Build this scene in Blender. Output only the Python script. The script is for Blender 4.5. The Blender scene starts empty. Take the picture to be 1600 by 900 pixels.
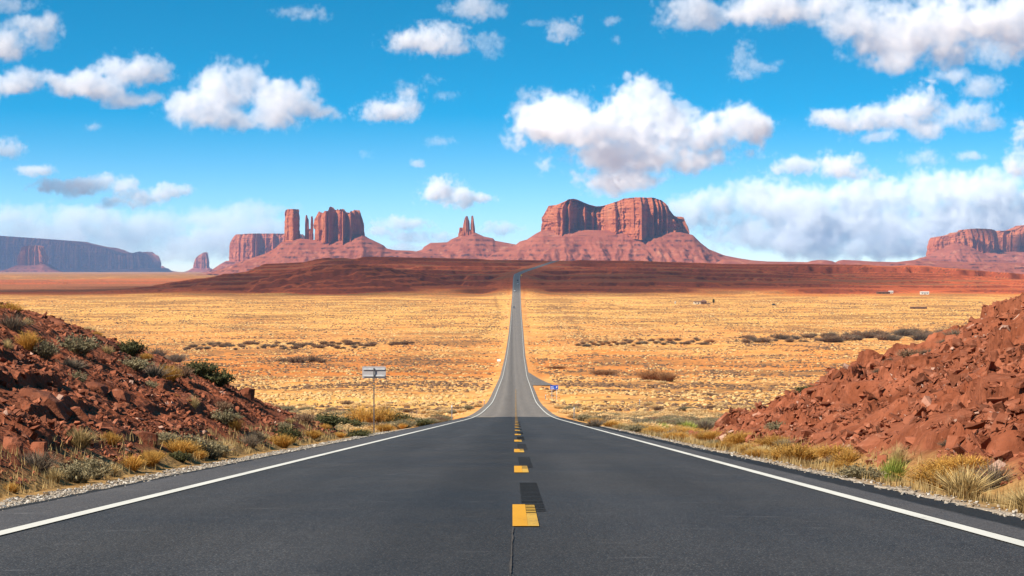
import bpy, bmesh, math, random, time
import numpy as np
from mathutils import Vector
D = bpy.data
SC = bpy.context.scene
COL = SC.collection
R = math.radians
F = 3000.0            # focal length in photo pixels (1600 wide)
YH = 425.0            # eye level row of the photo

# ------------------------------------------------------------------ camera
cam_d = D.cameras.new('camera'); cam = D.objects.new('camera', cam_d); COL.objects.link(cam)
cam_d.sensor_width = 36.0; cam_d.lens = 36.0 * F / 1600.0
cam_d.shift_y = -(450.0 - YH) / 1600.0
cam_d.clip_start = 0.1; cam_d.clip_end = 400000
cam.location = (0, 0, 0); cam.rotation_euler = (R(90), 0, 0)
SC.camera = cam

# ------------------------------------------------------------------ light
SUN = Vector((-0.60, -0.43, 0.67)).normalized()
W = D.worlds.new('World'); SC.world = W; W.use_nodes = True
nt = W.node_tree; nt.nodes.clear()
sky = nt.nodes.new('ShaderNodeTexSky'); sky.sky_type = 'NISHITA'; sky.sun_disc = False
sky.sun_elevation = math.asin(SUN.z); sky.sun_rotation = math.atan2(SUN.x, SUN.y)
sky.altitude = 1600; sky.air_density = 1.0; sky.dust_density = 0.3; sky.ozone_density = 4.0
hs = nt.nodes.new('ShaderNodeHueSaturation'); hs.inputs['Saturation'].default_value = 1.5; hs.inputs['Hue'].default_value = 0.475
bg = nt.nodes.new('ShaderNodeBackground'); bg.inputs['Strength'].default_value = 0.09
wo = nt.nodes.new('ShaderNodeOutputWorld')
# the sky's deep blue stands low here: read the sky model higher up than the eye looks
tc = nt.nodes.new('ShaderNodeTexCoord'); mp = nt.nodes.new('ShaderNodeVectorMath'); mp.operation = 'MULTIPLY_ADD'
mp.inputs[1].default_value = (1, 1, 3.0); mp.inputs[2].default_value = (0, 0, .004)
nrm = nt.nodes.new('ShaderNodeVectorMath'); nrm.operation = 'NORMALIZE'
nt.links.new(tc.outputs['Generated'], mp.inputs[0]); nt.links.new(mp.outputs[0], nrm.inputs[0]); nt.links.new(nrm.outputs[0], sky.inputs['Vector'])
sz = nt.nodes.new('ShaderNodeSeparateXYZ'); nt.links.new(tc.outputs['Generated'], sz.inputs[0])
mr = nt.nodes.new('ShaderNodeMapRange'); mr.inputs['From Min'].default_value = 0.; mr.inputs['From Max'].default_value = .15; mr.inputs['To Min'].default_value = 1.05; mr.inputs['To Max'].default_value = 1.78
nt.links.new(sz.outputs[2], mr.inputs['Value']); nt.links.new(mr.outputs[0], hs.inputs['Saturation'])
nt.links.new(sky.outputs[0], hs.inputs['Color']); nt.links.new(hs.outputs[0], bg.inputs[0]); nt.links.new(bg.outputs[0], wo.inputs[0])
sun_d = D.lights.new('sun', 'SUN'); sun = D.objects.new('sun', sun_d); COL.objects.link(sun)
sun_d.energy = 4.6; sun_d.angle = R(0.5); sun_d.color = (1.0, 0.91, 0.76)
sun.rotation_euler = SUN.to_track_quat('Z', 'Y').to_euler(); sun.location = (0, -20, 60)
vs = SC.view_settings
vs.view_transform = 'Standard'; vs.look = 'None'; vs.gamma = 1; vs.use_curve_mapping = False
vs.exposure = 1.05
cy = SC.cycles
cy.max_bounces = 14; cy.diffuse_bounces = 2; cy.glossy_bounces = 2; cy.transmission_bounces = 2; cy.transparent_max_bounces = 8
cy.volume_bounces = 12; cy.volume_step_rate = 2.5; cy.volume_max_steps = 256
cy.use_denoising = True; cy.caustics_reflective = False; cy.caustics_refractive = False

def tag(o, label=None, cat=None, group=None, kind=None):
    if label: o['label'] = label
    if cat: o['category'] = cat
    if group: o['group'] = group
    if kind: o['kind'] = kind
    return o
# ------------------------------------------------------------------ numeric noise
def _hash(ix, iy, seed):
    a = np.asarray(ix).astype(np.int64).astype(np.uint32); b = np.asarray(iy).astype(np.int64).astype(np.uint32)
    h = a * np.uint32(374761393) + b * np.uint32(668265263) + np.uint32((seed * 974634541 + 12345) & 0xffffffff)
    h = (h ^ (h >> np.uint32(13))) * np.uint32(1274126177)
    h = (h ^ (h >> np.uint32(16))) * np.uint32(2246822519)
    return h ^ (h >> np.uint32(15))
def hash01(ix, iy, seed): return _hash(ix, iy, seed).astype(np.float64) / 4294967295.0
def perlin(x, y, seed=0):
    x = np.asarray(x, float); y = np.asarray(y, float)
    ix = np.floor(x); iy = np.floor(y); fx = x-ix; fy = y-iy
    u = fx*fx*fx*(fx*(fx*6-15)+10); v = fy*fy*fy*(fy*(fy*6-15)+10)
    def g(a, b):
        t = hash01(ix+a, iy+b, seed) * 2*np.pi
        return np.cos(t)*(fx-a) + np.sin(t)*(fy-b)
    return 1.5*((g(0,0)*(1-u)+g(1,0)*u)*(1-v) + (g(0,1)*(1-u)+g(1,1)*u)*v)
def fbm(x, y, o=4, seed=0, gain=.5, lac=2.03):
    s = 0; a = 1; n = 0
    for i in range(o):
        s = s + a*perlin(x, y, seed+i*17); n += a; a *= gain; x = np.asarray(x)*lac+3.1; y = np.asarray(y)*lac+1.7
    return s/n
def ridged(x, y, o=3, seed=0):
    s = 0; a = 1; n = 0
    for i in range(o):
        s = s + a*(1-2*np.abs(perlin(x, y, seed+i*17))); n += a; a *= .5; x = np.asarray(x)*2.1+5.2; y = np.asarray(y)*2.1+1.3
    return s/n
def worley(x, y, seed=0):
    """distance to the nearest cell point, gap to the second, and four numbers of the nearest cell"""
    ix = np.floor(x); iy = np.floor(y)
    d1 = np.full(np.shape(x), 9.); d2 = d1.copy(); bx = ix.copy(); by = iy.copy(); ox = d1*0; oy = d1*0
    for a in (-1, 0, 1):
        for b in (-1, 0, 1):
            px = hash01(ix+a, iy+b, seed)+ix+a; py = hash01(ix+a, iy+b, seed+7)+iy+b
            d = np.hypot(px-x, py-y); m = d < d1
            d2 = np.where(m, d1, np.minimum(d2, d)); bx = np.where(m, ix+a, bx); by = np.where(m, iy+b, by)
            ox = np.where(m, x-px, ox); oy = np.where(m, y-py, oy); d1 = np.where(m, d, d1)
    return d1, d2-d1, hash01(bx, by, seed+21), hash01(bx, by, seed+22)-.5, hash01(bx, by, seed+23)-.5, ox, oy
def sstep(a, b, x):
    t = np.clip((np.asarray(x, float)-a)/(b-a), 0, 1); return t*t*(3-2*t)
def mix(a, b, t): return a + (b-a)*t

# ------------------------------------------------------------------ mesh building
def mesh_np(name, V, Fc, mat=None, smooth=False, parent=None, attrs=None, link=True):
    """V n x 3; Fc one array k x 3 or k x 4, or a list of such arrays; attrs {name: n x 4} point colours"""
    V = np.asarray(V, np.float32)
    fl = Fc if isinstance(Fc, list) else [Fc]
    fl = [np.asarray(f, np.int32) for f in fl if len(f)]
    me = D.meshes.new(name)
    me.vertices.add(len(V)); me.vertices.foreach_set('co', V.ravel())
    loops = np.concatenate([f.ravel() for f in fl])
    sizes = np.concatenate([np.full(len(f), f.shape[1], np.int32) for f in fl])
    me.loops.add(len(loops)); me.loops.foreach_set('vertex_index', loops)
    me.polygons.add(len(sizes)); me.polygons.foreach_set('loop_start', np.concatenate([[0], np.cumsum(sizes)[:-1]]).astype(np.int32))
    me.update(calc_edges=True)
    me.polygons.foreach_set('use_smooth', np.full(len(sizes), smooth))
    for k, a in (attrs or {}).items():
        at = me.attributes.new(k, 'FLOAT_COLOR', 'POINT'); at.data.foreach_set('color', np.asarray(a, np.float32).ravel())
    me.validate()
    if mat: me.materials.append(mat)
    if not link: return me
    o = D.objects.new(name, me); COL.objects.link(o)
    if parent: o.parent = parent
    return o
def grid_faces(nr, nc, keep=None):
    i = np.arange((nr-1)*nc).reshape(nr-1, nc)[:, :-1].ravel()
    f = np.stack([i, i+1, i+nc+1, i+nc], 1)
    return f if keep is None else f[keep.ravel()]
def bm_obj(name, bm, mat, parent=None, smooth=False):
    me = D.meshes.new(name); bmesh.ops.recalc_face_normals(bm, faces=bm.faces[:]); bm.to_mesh(me); bm.free(); me.materials.append(mat)
    if smooth:
        for p in me.polygons: p.use_smooth = True
    o = D.objects.new(name, me); COL.objects.link(o)
    if parent: o.parent = parent
    return o
def empty(name, loc, rz=0, label=None, cat=None, group=None):
    o = D.objects.new(name, None); COL.objects.link(o); o.location = loc; o.rotation_euler = (0, 0, rz)
    o.empty_display_size = .2
    return tag(o, label, cat, group)
def add_box(bm, c, s, bevel=0):
    r = bmesh.ops.create_cube(bm, size=1); vv = r['verts']
    for v in vv: v.co = Vector((v.co.x*s[0]+c[0], v.co.y*s[1]+c[1], v.co.z*s[2]+c[2]))
    if bevel:
        ed = list({e for v in vv for e in v.link_edges}); bmesh.ops.bevel(bm, geom=ed, offset=bevel, segments=2, affect='EDGES')
def add_cyl(bm, a, b, r0, r1=None, n=10):
    a, b = Vector(a), Vector(b); r1 = r0 if r1 is None else r1
    q = (b-a).to_track_quat('Z', 'Y')
    rr = bmesh.ops.create_cone(bm, cap_ends=True, segments=n, radius1=r0, radius2=r1, depth=(b-a).length)
    for v in rr['verts']: v.co = q @ v.co + (a+b)/2
def dup(root, loc, rz=0, sc=None, label=None, group=None):
    r = root.copy(); COL.objects.link(r); r.location = loc; r.rotation_euler = (0, 0, rz)
    if sc: r.scale = sc
    if label: r['label'] = label
    if group: r['group'] = group
    for ch in list(root.children):
        c = ch.copy(); COL.objects.link(c); c.parent = r
        for g in list(ch.children):
            e = g.copy(); COL.objects.link(e); e.parent = c
    return r

# ------------------------------------------------------------------ materials
class NT:
    def __init__(s, name):
        s.m = D.materials.new(name); s.m.use_nodes = True; s.t = s.m.node_tree; s.t.nodes.clear()
        s.b = s.n('ShaderNodeBsdfPrincipled'); s.o = s.n('ShaderNodeOutputMaterial'); s.l(s.b.outputs[0], s.o.inputs['Surface'])
        s.b.inputs['Roughness'].default_value = .9; s.b.inputs['Specular IOR Level'].default_value = .2
    def n(s, t): return s.t.nodes.new(t)
    def l(s, a, b): s.t.links.new(a, b)
    def put(s, v, i):
        if hasattr(v, 'is_output'): s.l(v, i)
        elif isinstance(v, (tuple, list)) and i.type == 'RGBA': i.default_value = (*v[:3], 1)
        else: i.default_value = v
    def pos(s, kind='Object'): return s.n('ShaderNodeTexCoord').outputs[kind]
    def world(s): return s.n('ShaderNodeNewGeometry').outputs['Position']
    def scale(s, v, sc):
        a = s.n('ShaderNodeVectorMath'); a.operation = 'MULTIPLY'; s.l(v, a.inputs[0]); a.inputs[1].default_value = sc if isinstance(sc, tuple) else (sc,)*3
        return a.outputs[0]
    def noise(s, v, sc=1.0, det=4, ro=.55, out=0):
        a = s.n('ShaderNodeTexNoise'); s.l(v, a.inputs['Vector']); a.inputs['Scale'].default_value = sc; a.inputs['Detail'].default_value = det; a.inputs['Roughness'].default_value = ro
        return a.outputs[out]
    def vor(s, v, sc=1.0, feat='F1', out='Distance'):
        a = s.n('ShaderNodeTexVoronoi'); a.feature = feat; s.l(v, a.inputs['Vector']); a.inputs['Scale'].default_value = sc
        return a.outputs[out]
    def ramp(s, f, stops):
        a = s.n('ShaderNodeValToRGB'); s.l(f, a.inputs[0]); e = a.color_ramp.elements
        while len(e) < len(stops): e.new(.5)
        for q, (p, c) in zip(e, stops): q.position = p; q.color = (*c, 1) if isinstance(c, (tuple, list)) else (c, c, c, 1)
        return a.outputs[0]
    def mixc(s, f, a, b, mode='MIX'):
        q = s.n('ShaderNodeMix'); q.data_type = 'RGBA'; q.blend_type = mode
        s.put(f, q.inputs[0]); s.put(a, q.inputs[6]); s.put(b, q.inputs[7]); return q.outputs[2]
    def math(s, op, a, b=0.0):
        q = s.n('ShaderNodeMath'); q.operation = op; s.put(a, q.inputs[0]); s.put(b, q.inputs[1]); return q.outputs[0]
    def attr(s, name):
        a = s.n('ShaderNodeAttribute'); a.attribute_name = name; return a
    def sep(s, c):
        a = s.n('ShaderNodeSeparateColor'); s.l(c, a.inputs[0]); return a.outputs
    def rand(s): return s.n('ShaderNodeObjectInfo').outputs['Random']
    def bump(s, h, st=.5, dist=.05):
        a = s.n('ShaderNodeBump'); a.inputs['Strength'].default_value = st; a.inputs['Distance'].default_value = dist
        s.l(h, a.inputs['Height']); s.l(a.outputs[0], s.b.inputs['Normal'])
    def col(s, c): s.put(c, s.b.inputs['Base Color']); return s
    def set(s, k, v): s.put(v, s.b.inputs[k]); return s
def plain_mat(name, c, rough=.6, metal=0., var=.12, sc=8.):
    n = NT(name); p = n.pos()
    v = n.noise(p, sc, 4)
    n.col(n.mixc(n.ramp(v, [(.3, 0.), (.7, 1.)]), tuple(q*(1-var) for q in c), tuple(min(1, q*(1+var)) for q in c)))
    n.set('Roughness', rough).set('Metallic', metal); return n.m

# ------------------------------------------------------------------ the lie of the land
_pd = np.array([-80, 0, 182, 219, 332, 598, 842, 1000, 1150, 1400, 1620, 1990, 2550, 3100, 3600, 5000])
_pz = np.array([4.7, -.947, -13.8, -16.2, -22.6, -32.6, -37.2, -37.8, -37.2, -35.6, -33.0, -25.5, -2.5, 18.5, 20., 20.])
_gd = np.arange(-80, 5001, 1.0); _gz = np.interp(_gd, _pd, _pz)
_k = np.hanning(123)[1:-1]; _k /= _k.sum(); _gs = np.convolve(np.pad(_gz, 60, mode='edge'), _k, 'valid'); _gs = mix(_gz, _gs, sstep(90, 190, _gd)); 
def prof(d): return np.interp(d, _gd, _gs)
_bd = np.array([-80, 1620, 1990, 2400, 3000, 5000, 9000, 15000, 20000, 40000])
_bz = np.array([0, -33., -26., -24., -22., -20., -15., -9., -1., 2.])
def base(d): return np.where(d < 1990, prof(d), np.interp(d, _bd, _bz))
def road_x(d): return np.interp(d, [0, 15, 332, 598, 842, 1217, 1620, 2450, 2540, 2640, 3100, 3400], [.0, .05, .6, 1.1, 1.7, 2.9, 3.8, 6.2, 7.5, 17., 73., 110.])
_tx = np.array([-2500,-640,-625,-498,-478,-433,-415,-398,-330,-293,-230,-80,0,200,350,530,630,715,790,830,900,2500])
_tz = np.array([-34,-32,-27,-21,-9,0,3,13,16,24,25,21.5,20,18,13,11.5,10,3,-5,-16,-26,-30.])
def plateau(x, d):
    """height added by the plateau, and how far up it one is (0..1)"""
    wx = x + 26*fbm(x/160, d/160, 3, 5); b = base(d)
    T = np.interp(wx, _tx, _tz)
    ds = 2090 + 60*fbm(x/240, x*0+.5, 3, 9); de = 3080 + 60*fbm(x/300, x*0+2.5, 2, 19)
    de = np.where(x > 350, de-150*sstep(350, 600, x), de)
    s = (d-ds)/(de-ds)
    gul = ridged(x/70+.4*fbm(x/90, d/200, 2, 3), d/420, 3, 31)
    s = s - .10*(gul*.5+.5)*sstep(.03, .3, s)*(1-sstep(.75, 1.0, s))
    s = np.clip(s, 0, 1)
    n = 7.0; q = s*n + 1.1*fbm(x/170, d/420, 3, 77); fr = q-np.floor(q)
    ter = np.clip((np.floor(q)+sstep(.62, .86, fr))/n, 0, 1)
    s2 = mix(s, ter, np.clip(.75+.8*fbm(x/130, d/260, 2, 78), .25, 1)*sstep(0, .1, s))
    rim = 2860 + 70*ridged(x/120, x*0+1.2, 3, 41) + 25*fbm(x/25, x*0, 2, 43)
    cl = sstep(330, 480, x)*(1-sstep(815, 850, x)) * 8.5
    z = mix(b, np.maximum(T, b-3) - cl, s2) + cl*sstep(rim-9, rim+4, d)
    back = 1-sstep(4300, 5600, d)
    # the low red mound in front of the plateau's west half
    mr = np.hypot((x+205)/(125+25*fbm(x/60, d/100, 2, 55)), (d-2420)/300)
    mh = np.clip(1-mr, 0, 1); mq = mh*6; mt = (np.floor(mq)+sstep(.3, .8, mq-np.floor(mq)))/6
    mo = 24*mix(mh, mt, .7) + 2.0*ridged(x/22, d/90, 2, 57)*mh*(1-mh)*4
    z = z + mo*np.where(d < 2900, 1, 0)
    return mix(b, z, back), s*back + (mh > .02), mh
BANK_L = ([0, 22, 38, 45, 50, 55, 60, 65, 72, 80], [5.2, 5.2, 5.0, 4.6, 4.2, 3.75, 2.9, 1.3, .25, 0.])
BANK_R = ([0, 22, 40, 45, 50, 55, 60, 65, 70, 76], [4.5, 4.5, 4.4, 4.1, 3.4, 2.2, 1.0, .15, .0, 0.])
def bank(x, d):
    """height of the two cut banks over the road plane"""
    jl = .25*fbm(d/4., x*0, 3, 61); jr = .3*fbm(d/4., x*0+9, 3, 62)
    HL = np.interp(d, *BANK_L); HR = np.interp(d, *BANK_R)
    def rise(u, H, sl):
        r = sl*np.clip(u, 0, None); k = np.maximum(.35*H, 1e-3)
        return np.where(r < H-k, r, np.where(r > H+k, H, r - (r-(H-k))**2/(4*k)))
    l = rise(-x-6.1+jl, HL, .565); r = rise(x-5.9+jr, HR, .57)
    return np.where(x < 0, l*(HL > 0), r*(HR > 0))
def terrain(x, d):
    x = np.asarray(x, float); d = np.asarray(d, float)
    rx = road_x(d); e = np.abs(x-rx)
    pz, S, M = plateau(x, d)
    z = np.where(d < 1990, base(d), pz)
    near = 1-sstep(1500, 2300, d)
    off = sstep(6, 40, e)
    z = z + off*(1.1*fbm(x/55, d/75, 4, 11) + .35*fbm(x/9, d/14, 3, 12)*(1-sstep(500, 1500, d)))*sstep(75, 160, d)*mix(.5, 1, near)
    z = z + off*sstep(4000, 7000, d)*3*fbm(x/900, d/1500, 4, 15)
    # low bluffs on the far flats
    z = z + sstep(3300, 3800, d)*(1-sstep(9000, 12000, d))*7*np.floor(2.2*np.clip(fbm(x/700, d/420, 3, 18)+.35, 0, 1))*sstep(-300, -700, x)/2
    rr = prof(np.minimum(d, 5000))
    drop = .06+.10*sstep(4.5, 5.5, e)+.45*sstep(5.2, 9, e)*sstep(72, 95, d)
    z = np.where(d < 3500, mix(rr-drop, z-np.where(d < 1990, .5*sstep(72, 95, d), 0), sstep(9, 42, e)*sstep(60, 130, d)), z)
    z = z + bank(x, np.clip(d, 0, None))
    # the wash that crosses the plain
    wd = 900 + 40*fbm(x/160, x*0+3, 3, 71); z = z - 1.4*np.exp(-((d-wd)/14)**2)*off
    return z, S, M
def zt(x, d): return float(terrain(np.array([x]), np.array([d]))[0][0])
def hit(px, py, d0=9, d1=4000):
    """the first ground point seen along a photo pixel's ray"""
    d = np.geomspace(d0, d1, 6000); x = (px-800)/F*d
    z = terrain(x, d)[0]; i = np.argmax(z >= (YH-py)/F*d)
    return float(x[i]), float(d[i]), float(z[i])
# ------------------------------------------------------------------ ground sheet
def ground_material():
    n = NT('desert_ground'); p = n.world()
    r, g, b = n.sep(n.attr('soil').outputs['Color'])[:3]      # straw cover, grey brush cover (plateau: painted ledge shade), red soil
    a = n.attr('soil').outputs['Alpha']                        # 1 on the plateau
    n1 = n.noise(p, .045, 5, .6); n2 = n.noise(p, .35, 5, .65); n3 = n.noise(p, 1.6, 3, .6); n4 = n.noise(n.scale(p, (1, .45, 1)), .012, 4, .6)
    sand = n.mixc(n.ramp(n1, [(.35, 0.), (.65, 1.)]), (.56, .215, .058), (.65, .335, .125))
    sand = n.mixc(n.math('MULTIPLY', b, n.ramp(n2, [(.3, .7), (.7, 1.)])), sand, (.46, .145, .038))
    straw = n.mixc(n.ramp(n2, [(.3, 0.), (.7, 1.)]), (.60, .275, .072), (.68, .39, .13))
    k = n.math('ADD', n.math('MULTIPLY', n.math('SUBTRACT', n2, .5), 2.6), n.math('ADD', r, n.math('MULTIPLY', n.math('SUBTRACT', n4, .5), .8)))
    c = n.mixc(n.ramp(k, [(.38, 0.), (.62, 1.)]), sand, straw)
    vo = n.vor(n.scale(p, (1, .8, 1)), .42)
    sp = n.math('ADD', n.math('MULTIPLY', n.math('SUBTRACT', n1, .5), 1.2), n.math('SUBTRACT', n.math('ADD', g, .32), n.math('MULTIPLY', vo, 1.05)))
    c = n.mixc(n.ramp(sp, [(.0, 0.), (.16, .85)]), c, n.mixc(n.ramp(n3, [(.4, 0.), (.6, 1.)]), (.18, .088, .042), (.30, .15, .062)))
    # the plateau: brick-red beds, dusky with brush on its flat treads
    z = n.n('ShaderNodeSeparateXYZ'); n.l(p, z.inputs[0])
    wz = n.math('ADD', z.outputs[2], n.math('MULTIPLY', n1, 3.0))
    cv = n.n('ShaderNodeCombineXYZ'); n.l(wz, cv.inputs[2])
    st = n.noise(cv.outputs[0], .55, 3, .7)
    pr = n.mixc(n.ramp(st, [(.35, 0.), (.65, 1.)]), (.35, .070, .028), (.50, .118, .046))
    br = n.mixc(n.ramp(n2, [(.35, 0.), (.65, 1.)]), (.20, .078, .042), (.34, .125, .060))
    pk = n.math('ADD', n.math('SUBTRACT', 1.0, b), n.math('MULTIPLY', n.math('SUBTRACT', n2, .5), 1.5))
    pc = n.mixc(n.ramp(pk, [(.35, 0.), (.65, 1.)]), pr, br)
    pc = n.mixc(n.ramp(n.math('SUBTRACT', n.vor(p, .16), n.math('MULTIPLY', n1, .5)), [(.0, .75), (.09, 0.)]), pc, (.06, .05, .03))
    pc = n.mixc(n.ramp(g, [(.30, 0.), (.8, .65)]), pc, (.12, .030, .020))  # steep ledge faces tinted darker, shade put into the colour
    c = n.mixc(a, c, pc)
    n.col(c); n.set('Roughness', 1.0).set('Specular IOR Level', 0.0)
    n.bump(n.math('ADD', n2, n.math('MULTIPLY', n1, 4.)), .6, .5)
    return n.m
GROUND = ground_material()
def ground_sheet():
    s = np.linspace(-1, 1, 861); u = .30*s + .40*s**5
    rows = [-60.]
    while rows[-1] < 30000:
        d = rows[-1]
        st = 6. if d < 60 else (max(1.0, .0062*d) if d < 2000 else (7. if d < 3500 else .012*d))
        rows.append(d+st)
    dd = np.array(rows)
    Dg = np.repeat(dd[:, None], len(u), 1); X = u[None, :]*(np.maximum(Dg, 0)+220)
    z, S, M = terrain(X, Dg)
    low = (1-sstep(96, 108, Dg))*(1-sstep(60, 80, np.abs(X)))
    z = z - .6*low
    # colour of the cover, as it really changes over the plain
    px = 800+F*X/np.maximum(Dg, 50)
    n1 = fbm(X/70, Dg/90, 4, 101); n2 = fbm(X/220, Dg/240, 3, 102)
    straw = .34 + .40*n1 + .30*sstep(1080, 1500, Dg)*(1-sstep(1900, 2100, Dg)) + .34*(1-sstep(330, 560, Dg)) - .25*sstep(520, 640, Dg)*(1-sstep(760, 900, Dg))
    grey = .22 + .75*fbm(X/75, Dg/45, 3, 103) + .06*sstep(1150, 1500, Dg) + .12*sstep(1600, 1900, Dg)*(1-sstep(-200, 250, X)) + .2*sstep(3500, 5000, Dg)
    red = .25 + .7*n2 + .65*sstep(560, 660, Dg)*(1-sstep(880, 1000, Dg)) + .8*sstep(1960, 2080, Dg) - .3*sstep(9000, 14000, Dg)
    e = np.abs(X-road_x(Dg))
    straw = straw + .3*np.exp(-((e-14)/9)**2)*sstep(100, 200, Dg)*(.4+n1) - 1.2*np.exp(-((e-5.5)/2.2)**2)*sstep(150, 200, Dg); red = red - .6*np.exp(-((e-5.5)/2.2)**2); grey = grey - .4*np.exp(-(e/14)**2)
    # tracks: two faint lines beside the road, one pale dirt track
    for (a0, b0, a1, b1) in ((-13., 2000., -20., 950.), (36., 1800., 46., 800.), (70., 2150., 100., 1650.)):
        t = np.clip((Dg-b1)/(b0-b1), 0, 1); tx = a1+(a0-a1)*t + 5*np.sin(Dg/190.)
        m = np.exp(-((X-tx)/1.6)**2)*(Dg > b1)*(Dg < b0); grey = grey + .35*m
    m = np.exp(-((X-(64+(Dg-1750)*.09))/3.5)**2)*sstep(1720, 1740, Dg)*(1-sstep(1950, 1990, Dg)); straw = straw-1.5*m; grey = grey-2*m; red = red-1.5*m
    zx = np.zeros_like(z); zx[1:-1] = (z[2:]-z[:-2])/(Dg[2:]-Dg[:-2])
    pl = sstep(.02, .12, S)*(1-sstep(4500, 5500, Dg))
    steep = np.clip(zx*9-.05, 0, 1)
    red = np.where(pl > .05, mix(red, np.clip(.25+.85*steep+.75*(M > 0)+.45*(1-sstep(.05, .4, S)) + .25*n1, 0, 1), pl), red)
    grey = np.where(pl > .05, mix(grey, np.clip(zx*14-1.0+.8*fbm(X/35, Dg/80, 3, 131), 0, 1), pl), grey)  # on the plateau grey carries the painted ledge shade
    # pale beds under the rim of the east bluffs
    A = np.stack([np.clip(straw, 0, 1.2), np.clip(grey, -.5, 1), np.clip(red, 0, 1), pl], -1).reshape(-1, 4)
    V = np.stack([X, Dg, z], -1).reshape(-1, 3)
    inpl = S > .03
    fp = inpl[:-1, :-1] & inpl[1:, 1:] & (Dg[:-1, :-1] < 5600)
    nr, nc = X.shape
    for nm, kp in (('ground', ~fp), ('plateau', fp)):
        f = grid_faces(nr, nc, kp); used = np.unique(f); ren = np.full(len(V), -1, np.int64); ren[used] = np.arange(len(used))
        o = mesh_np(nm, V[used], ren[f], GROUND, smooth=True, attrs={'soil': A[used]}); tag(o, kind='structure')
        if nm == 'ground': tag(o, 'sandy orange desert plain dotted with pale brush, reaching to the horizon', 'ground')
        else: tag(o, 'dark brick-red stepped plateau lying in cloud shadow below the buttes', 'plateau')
ground_sheet()

# ------------------------------------------------------------------ road
def asphalt(name, c0, c1, spk):
    n = NT(name); p = n.world()
    st = n.noise(n.scale(p, (1.5, .07, 1)), 1., 5, .6); bl = n.noise(p, .28, 4); gr = n.noise(p, 34., 3, .75); ag = n.vor(p, 42.)
    pt = n.noise(n.scale(p, (.9, .35, 1)), 1.3, 5, .7)
    c = n.mixc(n.ramp(n.math('ADD', n.math('MULTIPLY', st, .65), n.math('MULTIPLY', bl, .35)), [(.34, 0.), (.66, 1.)]), c0, c1)
    c = n.mixc(n.ramp(gr, [(.36, .9), (.54, 0.)]), c, tuple(q*.30 for q in c0))
    c = n.mixc(n.ramp(ag, [(.10, .95), (.27, 0.)]), c, spk)
    c = n.mixc(n.ramp(pt, [(.55, 0.), (.75, .22)]), c, tuple(q*1.5 for q in c1))
    c = n.mixc(n.ramp(n.noise(n.scale(p, (1.1, 3.0, 1)), 1.0, 4, .7), [(.63, 0.), (.71, .42)]), c, tuple(q*2.6 for q in c1))
    sx = n.n('ShaderNodeSeparateXYZ'); n.l(p, sx.inputs[0])
    wx = n.math('MULTIPLY', n.math('ADD', n.math('ADD', sx.outputs[0], n.math('MULTIPLY', n.noise(n.scale(p, (.2, .05, 1)), 1., 3), .8)), 4.6), .1)
    c = n.mixc(1., c, n.ramp(wx, [(0., 1.0), (.17, 1.2), (.26, .98), (.34, 1.18), (.43, .80), (.49, .70), (.54, .84), (.61, 1.14), (.69, .98), (.78, 1.12), (.9, 1.)]), 'MULTIPLY')
    n.col(c); n.set('Roughness', n.ramp(bl, [(.3, .72), (.7, .9)])).set('Specular IOR Level', .25)
    n.bump(n.math('ADD', gr, ag), .5, .006); return n.m
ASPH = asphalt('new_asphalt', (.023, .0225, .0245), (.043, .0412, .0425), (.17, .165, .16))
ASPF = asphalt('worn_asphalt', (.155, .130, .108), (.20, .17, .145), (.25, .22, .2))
ASPD = asphalt('crumbled_asphalt', (.007, .007, .0075), (.015, .0145, .0145), (.07, .065, .06))
def paint(name, c, wear):
    n = NT(name); p = n.world()
    w = n.noise(p, 22., 5, .7); b = n.noise(n.scale(p, (1, .25, 1)), 1.4, 4)
    k = n.math('ADD', n.math('MULTIPLY', w, .7), n.math('MULTIPLY', b, .4))
    c2 = n.mixc(n.ramp(b, [(.35, 0.), (.65, 1.)]), tuple(q*.86 for q in c), c)
    n.col(n.mixc(n.ramp(k, [(wear-.05, .85), (wear+.03, 0.)]), c2, (.05, .048, .045))); n.set('Roughness', .75)
    n.bump(w, .3, .003); return n.m
WHITE = paint('white_road_paint', (.56, .54, .49), .43); YELL = paint('yellow_road_paint', (.56, .265, .014), .42); YEL2 = paint('older_yellow_paint', (.52, .30, .045), .46)
def ribbon(name, a, b, d0, d1, lift, mat, step=None, ja=0, jb=0, skirt=0, seed=0, parent=None, follow=True, crown=True):
    """a strip of the road between offsets a and b from its centre line"""
    rows = [d0]
    while rows[-1] < d1: rows.append(min(d1, rows[-1] + (step or max(.35, rows[-1]*.012))))
    dd = np.array(rows); nx = 2 if abs(b-a) < 1 else 13
    t = np.linspace(0, 1, nx); A = a + ja*fbm(dd*1.3, dd*0+seed, 4, 201)+.25*ja*fbm(dd*7, dd*0, 2, 202); B = b + jb*fbm(dd*1.3, dd*0+seed+5, 4, 203)+.25*jb*fbm(dd*7, dd*0+3, 2, 204)
    X = A[:, None]+(B-A)[:, None]*t[None, :]; Dg = np.repeat(dd[:, None], nx, 1)
    Z = prof(Dg) + lift - .012*np.abs(X)
    V = np.stack([X+road_x(Dg), Dg, Z], -1).reshape(-1, 3); f = grid_faces(len(dd), nx)
    return mesh_np(name, V, f, mat, smooth=True, parent=parent)
JD = 181.0
def road_tag(o, label, cat): return tag(o, label, cat, kind='structure')
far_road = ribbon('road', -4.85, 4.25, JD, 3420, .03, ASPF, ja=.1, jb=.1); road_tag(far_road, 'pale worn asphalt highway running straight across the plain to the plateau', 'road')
near_road = ribbon('road', -4.85, 4.02, -30, JD+1, .034, ASPH, ja=.05, jb=.05); road_tag(near_road, 'fresh dark asphalt of the nearer stretch of highway between the rubble banks', 'road')
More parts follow.
